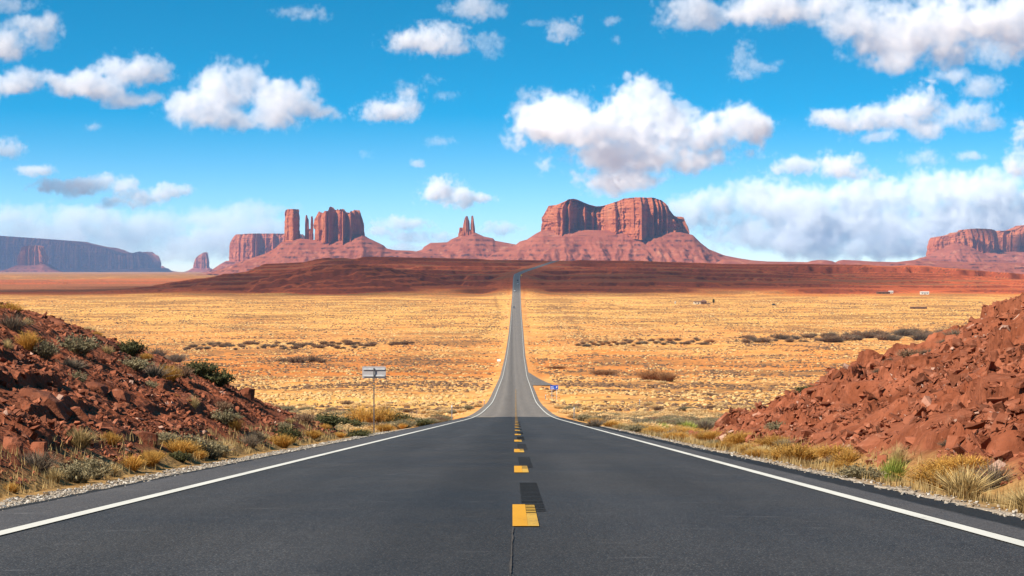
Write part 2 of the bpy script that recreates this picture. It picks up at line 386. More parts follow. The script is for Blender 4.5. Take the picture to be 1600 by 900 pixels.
DUST = asphalt('dusty_asphalt', (.052, .048, .050), (.085, .078, .078), (.2, .19, .18))
o = ribbon('pavement', -4.83, -4.03, -30, 178, .0385, DUST, ja=.04, jb=.015, seed=5); road_tag(o, 'dust-greyed asphalt shoulder between the white line and the pale gravel', 'shoulder')
o = ribbon('pavement', 3.62, 3.97, -30, 178, .0385, DUST, ja=.03, jb=.08, seed=6); road_tag(o, 'narrow greyed asphalt shoulder between the white line and the crumbled black edge', 'shoulder')
o = ribbon('pavement', 3.98, 4.42, -30, 180, .026, ASPD, step=.16, jb=.16, seed=3); road_tag(o, 'black crumbled asphalt edge beside the golden brush verge', 'road edge')
o = ribbon('pavement', -5.02, -4.82, -30, 180, .026, ASPD, step=.16, ja=.10, seed=8); road_tag(o, 'thin black crumbled asphalt edge beside the pale gravel shoulder', 'road edge')
for (a, b, l) in ((-4.01, -3.86, 'white edge line on the gravel shoulder side of the road'), (3.44, 3.59, 'white edge line on the golden brush side of the road')):
    o = ribbon('road_marking', a, b, -30, 3080, .0, WHITE); 
    me = o.data; co = np.empty(len(me.vertices)*3, np.float32); me.vertices.foreach_get('co', co); co = co.reshape(-1, 3)
    co[:, 2] += .034+.009+.0004*np.clip(co[:, 1]-150, 0, 150); far = co[:, 1] > 330
    me.vertices.foreach_set('co', co.ravel()); road_tag(o, l, 'edge line')
# yellow dashes (3.05 m every 12.2 m); each is an old patch beside a fresh one, cut by the milled strip at its far end
RUMM = plain_mat('milled_tar', (.019, .019, .0195), .85, 0, .4, 40.)
def dash_mesh():
    V = []; Fc = []
    def q(x0, x1, y0, y1, z):
        i = len(V); V.extend([(x0, y0, z), (x1, y0, z), (x1, y1, z), (x0, y1, z)]); Fc.append((i, i+1, i+2, i+3))
    return V, Fc, q
rnd = random.Random(4)
dash_root = None
ND = 34
for k in range(ND):
    d0 = 14.75 + 12.2*k; L = 3.05 if k else 3.3; x0 = road_x(d0)
    if d0 < JD: ox = -.045 + .006*math.sin(k*1.7)
    else: ox = -.05
    zz = lambda d: float(prof(d)) + .034 + .004 + .0004*max(0, d-150)
    e = empty('yellow_dash', (float(x0), d0, zz(d0)), label='yellow centre dash on the road, one of the broken line', cat='road marking', group='yellow dashes of the centre line')
    e['kind'] = 'structure'
    def strip(nm, pieces, mat):
        V = []; Fc = []
        for (xa, xb, ya, yb, dz) in pieces:
            i = len(V); V += [(xa, ya, zz(d0+ya)-zz(d0)+dz), (xb, ya, zz(d0+ya)-zz(d0)+dz), (xb, yb, zz(d0+yb)-zz(d0)+dz), (xa, yb, zz(d0+yb)-zz(d0)+dz)]; Fc.append((i, i+1, i+2, i+3))
        mesh_np(nm, V, np.array(Fc), mat, parent=e)
    strip('fresh_paint', [(ox, ox+.118, 0, L, 0)], YELL)
    old = [(ox+.119, ox+.205, 0, L*.50, 0)]
    y = L*.50+.05
    while y < L-.08: old.append((ox+.119, ox+.205, y, y+.13, 0)); y += .27
    strip('older_paint', old, YEL2)
# milled rumble strip between the dashes: a dark sheet with real cross grooves
def rumble(k):
    d0 = 14.75+12.2*k+3.05*.72; L = 6.6 if d0 < 60 else 5.2; pit = .30
    V = []; Fc = []; y = 0
    while y < L:
        for (ya, yb, za, zb) in ((0, .02, .0015, -.004), (.02, .08, -.004, -.004), (.08, .10, -.004, .0015)):
            i = len(V)
            for (xx, yy, z0) in ((.035, ya, za), (.245, ya, za), (.245, yb, zb), (.035, yb, zb)):
                V.append((road_x(d0)+xx-.0, d0+y+yy, float(prof(d0+y+yy))+.034+.0025+z0*.3))
            Fc.append((i, i+1, i+2, i+3))
        y += pit*(1+.12*math.sin(y*7.3+k))
    o = mesh_np('rumble_strip', V, np.array(Fc), RUMM)
    tag(o, 'dark milled rumble strip between the yellow dashes', 'rumble strip', 'milled strips along the centre line', 'structure')
for k in range(9): rumble(k)
# centre seam crack and the pale cross joint of the two asphalts
o = ribbon('crack', -.048, -.038, 4, 14.6, .0375, plain_mat('seam_filler', (.058, .049, .043), .9), step=.07, ja=.010, jb=.014); road_tag(o, 'thin brown crack along the road centre before the first dash', 'crack')
JOIN = plain_mat('joint_dust', (.42, .33, .22), .9)
V = []; 
for (x, y) in ((-3.4, 176.5), (-1.9, 176.2), (-1.9, 178.0), (-3.4, 178.6)): V.append((x+road_x(y), y, float(prof(y))+.042))
o = mesh_np('road_marking', V, np.array([[0, 1, 2, 3]]), JOIN); road_tag(o, 'pale dusty stripe across the lane at the asphalt joint', 'stripe')
# side pull-off on the east of the road
dl = np.linspace(470, 640, 40); w = 5.6*np.clip(np.minimum((dl-470)/30, (640-dl)/135), 0, 1)**.8
V = []
for d, ww in zip(dl, w):
    for t in np.linspace(0, 1, 6): xx = 4.0+ww*t; V.append((xx+road_x(d), d, max(zt(xx+road_x(d), d)+.12, float(prof(d))-.02-.09*ww*t)))
o = mesh_np('road', V, grid_faces(40, 6), ASPF, smooth=True); road_tag(o, 'small grey asphalt turnout behind the blue sign', 'turnout')
# ------------------------------------------------------------------ rubble banks
def rock_mat(name, lo, hi, pale=.12):
    n = NT(name); p = n.world(); r = n.rand()
    a = n.noise(p, 1.1, 5, .6); b = n.noise(p, 9., 4, .65); z = n.noise(n.scale(p, (.5, .5, 5.)), 1.4, 4, .6)
    c = n.mixc(n.ramp(n.math('ADD', n.math('MULTIPLY', a, .6), n.math('MULTIPLY', z, .4)), [(.36, 0.), (.64, 1.)]), lo, hi)
    c = n.mixc(n.ramp(n.noise(p, 4.5, 3, .6), [(.58, 0.), (.70, pale*3.5)]), c, (.38, .19, .125))
    v = n.attr('tone').outputs['Fac']
    c = n.mixc(1.0, c, n.ramp(v, [(0., .40), (.5, 1.0), (1., 1.45)]), 'MULTIPLY')
    c = n.mixc(n.ramp(v, [(.84, 0.), (.95, .75)]), c, (.40, .27, .21))
    n.col(c); n.set('Roughness', .92).set('Specular IOR Level', .15)
    n.bump(n.math('ADD', b, n.math('MULTIPLY', n.noise(p, 30., 3, .7), .4)), .55, .05); return n
REDR = rock_mat('red_sandstone', (.145, .042, .020), (.265, .090, .048)).m
def bank_material():
    n = NT('rubble_slope'); p = n.world()
    a = n.noise(p, .9, 5, .6); b = n.noise(p, 7., 5, .7); g = n.attr('soil'); s = n.sep(g.outputs['Color'])
    t = s[0]
    c = n.mixc(n.ramp(a, [(.35, 0.), (.65, 1.)]), (.14, .040, .019), (.245, .080, .042))
    c = n.mixc(1., c, n.ramp(t, [(0., .55), (.5, 1.), (1., 1.45)]), 'MULTIPLY')
    c = n.mixc(n.ramp(n.noise(p, 3.3, 4, .65), [(.62, 0.), (.70, .45)]), c, (.36, .17, .10))
    # verge: straw litter and pale gravel toward the road
    v = n.mixc(n.ramp(b, [(.35, 0.), (.65, 1.)]), (.20, .10, .035), (.36, .22, .085))
    gr = n.mixc(n.ramp(n.vor(p, 26., out='Color'), [(.2, 0.), (.8, 1.)]), (.22, .19, .16), (.46, .41, .35))
    c = n.mixc(s[1], c, v); c = n.mixc(s[2], c, gr)
    n.col(c); n.set('Roughness', 1.).set('Specular IOR Level', .05)
    n.bump(n.math('ADD', b, n.math('MULTIPLY', n.vor(p, 9.), .8)), .7, .06); return n.m
BANKM = bank_material()
def rubble_relief(x, d):
    """chunky broken-rock relief, and a tone per chunk"""
    wx = x + .25*fbm(x, d, 2, 301); wd = d*.9 + .25*fbm(x, d, 2, 302)
    z = 0; tone = 0
    for s, amp, seed in ((1.6, .24, 311), (.62, .13, 313), (.24, .07, 317)):
        f1, gap, h, tx, ty, ox, oy = worley(wx/s, wd/s, seed)
        amp = amp*np.where(x < 0, .62, {1.6: .75, .62: 1.25, .24: 1.6}[s])
        z = z + amp*((h-.45) + 1.1*(tx*ox + ty*oy))*sstep(.0, .10, gap) - amp*.40*(1-sstep(0, .12, gap))
        tone = tone + amp*(h-.5)
    # bedded ledges where the solid rock shows through the rubble
    m = sstep(np.where(x < 0, .16, .02), np.where(x < 0, .30, .16), fbm(x*.32+7, d*.16, 3, 341))*np.where(x < 0, .75, 1.); u = np.abs(x)-5.9
    wu = u + .6*fbm(x*.25, d*.25, 3, 343)+.12*fbm(x*1.2, d*1.2, 2, 344); q = wu/.95; fr = q-np.floor(q); f1, gap, h, tx, ty, ox, oy = worley(d*.55+np.floor(q)*3.7, np.floor(q)*5.3+d*0, 345)
    led = np.where(x < 0, .30, .55)*(sstep(.0, .10, fr)-fr) + .22*(h-.5)*sstep(0, .08, gap) - .14*(1-sstep(0, .07, gap)) + .02*fbm(x*4, d*4, 2, 347)
    z = mix(z, led, m); tone = mix(tone, .22*(h-.5), m)
    return z, .5+tone*1.3
def near_slope(side):
    dd = np.concatenate([np.arange(-40, 9, 2.), np.arange(9, 86, .105), np.arange(86, 113, .5)])
    e = np.concatenate([np.arange(4.0, 15.2, .095), np.arange(15.2, 30, .8), np.arange(30, 92, 6.)])
    Dg = np.repeat(dd[:, None], len(e), 1); X = np.repeat((side*e)[None, :], len(dd), 0)+road_x(Dg)
    z, _, _ = terrain(X, Dg); B = bank(X, np.clip(Dg, 0, None))
    rel, tone = rubble_relief(X, Dg)
    k = sstep(.12, .7, B)
    z = z + rel*k*mix(.55, 1., sstep(.4, 1.4, B)*(1-sstep(2.9, 3.5, B)*.5)) + (1-k)*(.035*fbm(X*1.5, Dg*1.5, 3, 321))
    z = z + .03 - .6*sstep(101, 112, Dg) - .6*sstep(60, 90, np.abs(X))
    er = np.abs(X-road_x(Dg)); z = z - (.10*(1-sstep(4.75, 5.0, er)) if side < 0 else .10*(1-sstep(4.25, 4.5, er)))
    verge = (1-sstep(.05, .45, B + .25*fbm(X*.8, Dg*.5, 3, 331)))
    if side < 0: grav = (1-sstep(5.55, 5.95, er + .18*fbm(X*2, Dg*.8, 3, 333)))
    else: grav = (1-sstep(4.5, 4.8, er + .3*fbm(X*2, Dg*.8, 3, 333)))*.75
    A = np.stack([np.clip(tone, 0, 1), verge, grav, np.ones_like(z)], -1).reshape(-1, 4)
    V = np.stack([X, Dg, z], -1).reshape(-1, 3)
    f = grid_faces(len(dd), len(e))
    if side < 0: f = f[:, ::-1]
    o = mesh_np('hill', V, f, BANKM, smooth=False, attrs={'soil': A})
    return tag(o, 'red rubble cutting with sage bushes on its crest, beside the pale gravel shoulder' if side < 0 else 'red rubble cutting with exposed ledges above the golden brush verge', 'bank', kind='structure')
near_slope(-1); near_slope(1)
def bz(x, d): return zt(x, d) + .03
# ---- broken rocks: angular slabs
def rock_proto(seed, flat):
    r = random.Random(seed); bm = bmesh.new()
    for i in range(15):
        v = Vector((r.uniform(-1, 1), r.uniform(-1, 1), r.uniform(-1, 1)))
        v = Vector((max(-.75, min(.75, v.x*1.3)), max(-.75, min(.75, v.y*1.3)), max(-.8, min(.8, v.z*1.4))))
        bm.verts.new((v.x, v.y*.78, v.z*flat))
    h = bmesh.ops.convex_hull(bm, input=bm.verts[:]); bmesh.ops.delete(bm, geom=list(set(h['geom_interior']+h['geom_unused'])), context='VERTS') if h['geom_interior'] or h['geom_unused'] else None
    bmesh.ops.triangulate(bm, faces=bm.faces[:]); bmesh.ops.recalc_face_normals(bm, faces=bm.faces[:])
    bm.verts.index_update()
    V = np.array([v.co[:] for v in bm.verts]); Fc = np.array([[v.index for v in f.verts] for f in bm.faces]); bm.free(); return V, Fc
ROCKS = [rock_proto(s, f) for s, f in zip(range(14), (.22, .36, .3, .45, .2, .32, .5, .25, .38, .22, .4, .3, .48, .28))]
def rotm(rx, ry, rz):
    cx, sx, cy_, sy, cz, sz = math.cos(rx), math.sin(rx), math.cos(ry), math.sin(ry), math.cos(rz), math.sin(rz)
    return np.array([[cy_*cz, sx*sy*cz-cx*sz, cx*sy*cz+sx*sz], [cy_*sz, sx*sy*sz+cx*cz, cx*sy*sz-sx*cz], [-sy, sx*cy_, cx*cy_]])
def merge(name, items, mat, tones=None, smooth=False):
    """items: (V, F, matrix 3x3, location, tone) -> one mesh"""
    Vs, Fs, T = [], [], []; n = 0
    for V, Fc, m, loc, tn in items:
        Vs.append(V @ m.T + np.array(loc)); Fs.append(Fc+n); n += len(V); T.append(np.full(len(V), tn))
    t = np.concatenate(T); return mesh_np(name, np.concatenate(Vs), np.concatenate(Fs), mat, smooth, attrs={'tone': np.stack([t, t, t, np.ones_like(t)], -1)})
def scatter_rocks(side, n, seed):
    rr = np.random.RandomState(seed); out = []
    while len(out) < n:
        d = 11+62*rr.rand(4000)**1.0; e = 5.9+8.5*rr.rand(4000); x = side*e
        B = bank(x, d); f = fbm(x*.5, d*.35, 3, 401+side)
        lim = np.interp(d, *(BANK_L if side < 0 else BANK_R))
        ok = (B > .10) & (rr.rand(4000) < .42+1.5*f)
        x, d = x[ok], d[ok]
        z = terrain(x, d)[0]+.03; rel, _ = rubble_relief(x, d)
        z = z + rel*sstep(.12, .7, B[ok])*.8
        s = (.022 if side < 0 else .027) + .038*rr.pareto(2.0, len(x))
        for q in zip(x, d, z, np.clip(s, .02, .12 if side < 0 else .19)): out.append(q)
    return out[:n], rr
for side, nm in ((-1, 'left'), (1, 'right')):
    lst, rr = scatter_rocks(side, 22000 if side < 0 else 27000, 5 if side < 0 else 6)
    slope = math.atan(.53)*(1 if side < 0 else -1)
    key = sorted(range(len(lst)), key=lambda i: -lst[i][3]/lst[i][1]); big = set(key[:145])
    protos = []
    for i, (V, Fc) in enumerate(ROCKS):
        t = np.full(len(V), .35+.3*((i*37) % 11)/10.)
        protos.append(mesh_np('rock', V, Fc, REDR, link=False, attrs={'tone': np.stack([t, t, t, t*0+1], -1)}))
    items = []
    lab = ('loose red sandstone rock lying on the shaded rubble bank beside the pale gravel shoulder' if side < 0 else 'loose red sandstone rock lying on the sunlit rubble bank above the golden brush verge')
    for i, (x, d, z, s) in enumerate(lst):
        pi = rr.randint(14); rot = (rr.normal()*.35, slope+rr.normal()*.4, rr.rand()*6.28); sc = np.array([s*rr.uniform(.8, 1.35), s*rr.uniform(.7, 1.1), s*rr.uniform(.6, 1.15)])
        if i in big:
            o = D.objects.new('rock', protos[pi]); COL.objects.link(o); o.location = (x, d, z+s*.10); o.rotation_euler = rot; o.scale = sc
            tag(o, lab, 'rock', 'red rocks strewn over the %s bank' % ('shaded' if side < 0 else 'sunlit'))
        else:
            V, Fc = ROCKS[pi]; items.append((V*sc, Fc, rotm(*rot), (x, d, z+s*.08), float(np.clip(.5+.22*rr.normal(), .1, 1.))))
    o = merge('rubble', items, REDR); tag(o, 'small red stone rubble covering the %s bank' % ('shaded' if side < 0 else 'sunlit'), 'rubble', kind='stuff')
# ---- big blocks and boulders that can be told apart (photo place, width in px, depth factor)
def boulder(px, py, w, hgt, seed, label, yaw=0, tilt=0, tone=.5, group=None):
    x, d, z = hit(px, py); k = d/F; r = random.Random(seed); bm = bmesh.new()
    bmesh.ops.create_cube(bm, size=1)
    bmesh.ops.subdivide_edges(bm, edges=bm.edges[:], cuts=3, use_grid_fill=True)
    planes = [(Vector((r.uniform(-1, 1), r.uniform(-1, 1), r.uniform(-.5, 1))).normalized(), r.uniform(.40, .56)) for _ in range(8)]
    for v in bm.verts:
        for (nn, dd) in planes:
            q = v.co.dot(nn)
            if q > dd: v.co -= nn*(q-dd)
        n = v.co*3+Vector((seed, seed*.3, 0)); from mathutils import noise as mn
        v.co += v.co.normalized()*.045*mn.noise(n)+ .015*mn.noise_vector(n*3)
    bmesh.ops.remove_doubles(bm, verts=bm.verts[:], dist=.02)
    o = bm_obj('boulder', bm, REDR)
    a = o.data.attributes.new('tone', 'FLOAT_COLOR', 'POINT'); a.data.foreach_set('color', np.tile(np.array([tone, tone, tone, 1], np.float32), len(o.data.vertices)))
    o.scale = (w*k*.95, w*k*.75, hgt*k*.85); o.location = (x, d, z+hgt*k*.22); o.rotation_euler = (r.uniform(-.1, .1), tilt, yaw)
    return tag(o, label, 'boulder', group)
for b in (
 (385, 622, 24, 26, 1, 'squat brown boulder standing on the low end of the shaded bank crest', .4, .2, .35),
 (75, 502, 60, 13, 2, 'broad flat rust slab near the top of the shaded bank', .2, .22, .60),
 (92, 512, 40, 16, 3, 'layered rust ledge just below the flat slab on the shaded bank', -.1, .35, .42),
 (115, 520, 34, 14, 4, 'small rust ledge stepping down from the shaded bank top', .1, .35, .5),
 (165, 538, 42, 14, 5, 'dark jutting ledge on the shaded bank crest between the sage bushes', .1, .4, .25),
 (70, 640, 92, 40, 6, 'long dark leaning slab half buried in the middle of the shaded bank', .15, .5, .30),
 (185, 628, 40, 30, 7, 'big pinkish block in the middle of the shaded bank', .4, .4, .62),
 (150, 612, 38, 20, 8, 'brown block above the pinkish block on the shaded bank', .1, .4, .35),
 (120, 655, 40, 30, 9, 'rust block beside the long dark leaning slab', .3, .4, .5),
 (20, 712, 34, 44, 10, 'upright rust block at the foot of the shaded bank by the picture edge', .1, .05, .45),
 (60, 712, 30, 34, 11, 'second upright rust block at the foot of the shaded bank', -.2, .05, .5),
 (165, 680, 34, 22, 12, 'dark block over a shadowed hollow on the shaded bank', .2, .2, .3),
 (225, 690, 44, 24, 13, 'wide low brown block near the shaded bank foot', .1, .2, .38),
 (1305, 632, 34, 20, 14, 'pale grey-brown slab near the top of the sunlit bank', .1, -.45, .85),
 (1485, 603, 30, 16, 15, 'grey sandstone block high on the sunlit bank', .2, -.3, .75),
 (1520, 590, 34, 12, 16, 'flat dark slab beside the grey block on the sunlit bank', .1, -.45, .3),
 (1455, 640, 46, 32, 17, 'broad smooth rust face in the middle of the sunlit bank', .1, -.3, .6),
 (1430, 665, 40, 26, 18, 'square rust block below the broad smooth face', -.1, -.1, .5),
 (1480, 660, 30, 26, 19, 'tall rust block right beside the broad smooth face', .2, -.1, .55),
 (1265, 655, 30, 30, 20, 'cracked rust block at the edge of the ledges on the sunlit bank', .2, -.2, .45),
 (1285, 690, 30, 22, 21, 'rust block at the foot of the cracked ledges', -.2, -.1, .5),
 (1370, 700, 52, 30, 22, 'long tilted plate leaning against the sunlit bank foot', .5, -.6, .5),
 (1435, 692, 40, 16, 23, 'light rust ledge low on the sunlit bank', .0, -.1, .7),
 (1545, 665, 30, 18, 24, 'wedge of rust rock in the loose stones of the sunlit bank', .3, -.2, .65),
 (1590, 690, 46, 44, 25, 'large rust outcrop at the picture edge of the sunlit bank', .1, -.2, .5),
 (1585, 635, 34, 22, 26, 'dark rust block high at the picture edge of the sunlit bank', .3, -.3, .35),
 (1162, 646, 12, 10, 27, 'small lone rock on the low tip of the sunlit bank crest', .3, -.1, .55),
 (1130, 668, 26, 26, 28, 'leaning rust slab at the low tip of the sunlit bank', .2, -.7, .55),
 (1575, 634, 18, 10, 29, 'pale whitish stone on the upper sunlit bank', .3, -.3, 1.0),
): boulder(*b)
# gravel of the shoulder
def gravel():
    rr = np.random.RandomState(9); items = []
    for i in range(16000):
        d = 11+75*rr.rand()**1.6; e = 4.88+1.0*rr.rand(); 
        if rr.rand() < .07: e = -(4.3+.55*rr.rand())
        x = -e + float(road_x(d)); s = .010+.018*rr.rand()**2 + .00012*d
        if e < 0: s *= .9
        V, Fc = ROCKS[rr.randint(14)]; items.append((V*s*1.2, Fc, rotm(rr.normal()*.4, rr.normal()*.4, rr.rand()*6), (x, d, 0), float(np.clip(.5+.3*rr.normal(), 0, 1))))
    xs = np.array([i[3][0] for i in items]); ds = np.array([i[3][1] for i in items]); zz = terrain(xs, ds)[0]+.04+.035*fbm(xs*1.5, ds*1.5, 3, 321)
    items = [(V, Fc, m, (l[0], l[1], zz[j]), t) for j, (V, Fc, m, l, t) in enumerate(items)]
    n = NT('pale_gravel'); p = n.world(); v = n.attr('tone').outputs['Fac']
    n.col(n.ramp(v, [(0., (.10, .09, .085)), (.35, (.22, .18, .14)), (.7, (.34, .29, .24)), (1., (.44, .41, .37))]))
    o = merge('gravel', items, n.m); tag(o, 'pale crushed gravel along the road shoulder', 'gravel', kind='stuff')
gravel()
# ------------------------------------------------------------------ plants
def plant_mat(name, lo, hi, tip=None):
    n = NT(name); v = n.sep(n.attr('tone').outputs['Color']); r = n.rand()
    c = n.mixc(v[0], lo, hi)
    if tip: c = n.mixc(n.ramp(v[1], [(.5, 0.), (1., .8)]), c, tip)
    c = n.mixc(1., c, n.ramp(r, [(0., .8), (1., 1.2)]), 'MULTIPLY')
    n.col(c); n.set('Roughness', .9).set('Specular IOR Level', .1)
    tr = n.n('ShaderNodeBsdfTranslucent'); n.l(c, tr.inputs[0]) ; ms = n.n('ShaderNodeMixShader'); ms.inputs[0].default_value = .22
    n.l(n.b.outputs[0], ms.inputs[1]); n.l(tr.outputs[0], ms.inputs[2]); n.l(ms.outputs[0], n.o.inputs['Surface']); return n.m
GOLD = plant_mat('golden_brush', (.35, .150, .022), (.52, .270, .055), (.55, .34, .10))
STRAW = plant_mat('straw_grass', (.29, .19, .075), (.46, .33, .15), (.52, .40, .2))
SAGE = plant_mat('grey_sage', (.13, .105, .055), (.24, .20, .115), (.30, .25, .15))
DARK = plant_mat('dark_green_brush', (.030, .034, .014), (.075, .078, .030), (.12, .11, .05))
DEAD = plant_mat('dead_brush', (.10, .075, .055), (.19, .145, .105), (.25, .19, .13))
GREEN = plant_mat('green_grass', (.12, .16, .022), (.26, .31, .055), (.36, .36, .10))
RUST = plant_mat('rust_tamarisk', (.20, .085, .035), (.34, .15, .06), (.38, .20, .09))
YELLO = plant_mat('pale_yellow_brush', (.44, .235, .075), (.70, .47, .21), (.72, .52, .28))
BROWN = plant_mat('brown_thicket', (.12, .068, .042), (.23, .135, .080), (.27, .17, .105))
def blades(seed, n, R0, H, spread, w, curl=.35, core=.25, leaf=0.0):
    """unit brush: stalks from a small foot, arching outward; leaf>0 adds short leaf faces along them"""
    r = np.random.RandomState(seed); V = []; Fc = []; T = []
    for i in range(n):
        a = r.rand()*2*np.pi; q = math.sqrt(r.rand()); lean = spread*q
        b = np.array([math.cos(a), math.sin(a), 0])*core*q*R0
        h = H*(.55+.45*r.rand())*(1-.35*q*q); dr = np.array([math.cos(a+r.normal()*.4), math.sin(a+r.normal()*.4), 0])
        p = [b, b+dr*lean*.35*R0+np.array([0, 0, h*.55]), b+dr*(lean*(.75+curl*q))*R0+np.array([0, 0, h])]
        p[2] = p[2]+r.normal(size=3)*.05*H
        s = np.array([-dr[1], dr[0], .25*r.normal()]); s = s/np.linalg.norm(s)*w*(.6+.8*r.rand()); rot = r.normal(size=3)*w*.7
        o = len(V); t = r.rand()
        V += [p[0]-s*.6, p[0]+s*.6, p[1]-s+rot, p[1]+s-rot, p[2]]; T += [(t, 0), (t, 0), (t, .45), (t, .45), (t, 1)]
        Fc += [(o, o+1, o+3), (o, o+3, o+2), (o+2, o+3, o+4)]
        if leaf:
            for k in range(5):
                u = .35+.65*r.rand(); c = (p[1]*(1-u)*1.0+p[2]*u) if u > .5 else (p[0]*(1-u*2*.9)+p[1]*(u*2*.9))
                d1 = r.normal(size=3); d1 /= np.linalg.norm(d1); d2 = np.cross(d1, r.normal(size=3)); d2 /= np.linalg.norm(d2)+1e-6
                L = leaf*(.6+.8*r.rand()); o = len(V); t = r.rand()
                V += [c-d2*L*.22, c+d2*L*.22, c+d1*L+d2*L*.12]; T += [(t, u)]*3; Fc += [(o, o+1, o+2)]
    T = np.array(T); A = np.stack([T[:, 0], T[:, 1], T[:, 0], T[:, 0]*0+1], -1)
    return np.array(V), np.array(Fc), A
PROTO = {}
def proto(kind):
    if kind in PROTO: return PROTO[kind]
    spec = {  # unit: radius about .5, height about 1
     'gold': (GOLD, dict(n=460, R0=.55, H=1., spread=1., w=.009, curl=.1, core=.45, leaf=.042)),
     'straw': (STRAW, dict(n=460, R0=.5, H=1., spread=.8, w=.006, curl=.5, core=.35)),
     'sage': (SAGE, dict(n=260, R0=.55, H=.95, spread=1., w=.010, curl=.15, core=.5, leaf=.10)),
     'dark': (DARK, dict(n=280, R0=.56, H=.95, spread=1., w=.012, curl=.15, core=.55, leaf=.12)),
     'dead': (DEAD, dict(n=330, R0=.55, H=1., spread=1., w=.008, curl=.3, core=.4, leaf=.03)),
     'green': (GREEN, dict(n=420, R0=.45, H=1.05, spread=.75, w=.008, curl=.4, core=.4)),
     'rust': (RUST, dict(n=420, R0=.55, H=1., spread=1.05, w=.008, curl=.05, core=.5, leaf=.05)),
     'yellow': (YELLO, dict(n=200, R0=.56, H=.9, spread=1., w=.014, curl=.05, core=.55, leaf=.11)),
     'brown': (BROWN, dict(n=240, R0=.55, H=1., spread=1., w=.012, curl=.1, core=.55, leaf=.08)),
    }[kind]
    ms = []
    for s in range(4):
        V, Fc, A = blades(s+hash(kind) % 1 + sum(map(ord, kind)), **spec[1]); ms.append(mesh_np('bush', V, Fc, spec[0], link=False, attrs={'tone': A}))
    PROTO[kind] = ms; return ms
rb = random.Random(12)
def bush(kind, x, d, w, h, label, name='bush', cat='bush', group=None, sink=.04, z=None):
    o = D.objects.new(name, rb.choice(proto(kind))); COL.objects.link(o)
    o.location = (x, d, (bz(x, d) if z is None else z)-sink*h); o.rotation_euler = (rb.uniform(-.06, .06), rb.uniform(-.06, .06), rb.uniform(0, 6.28))
    o.scale = (w, w*rb.uniform(.85, 1.15), h)
    return tag(o, label, cat, group)
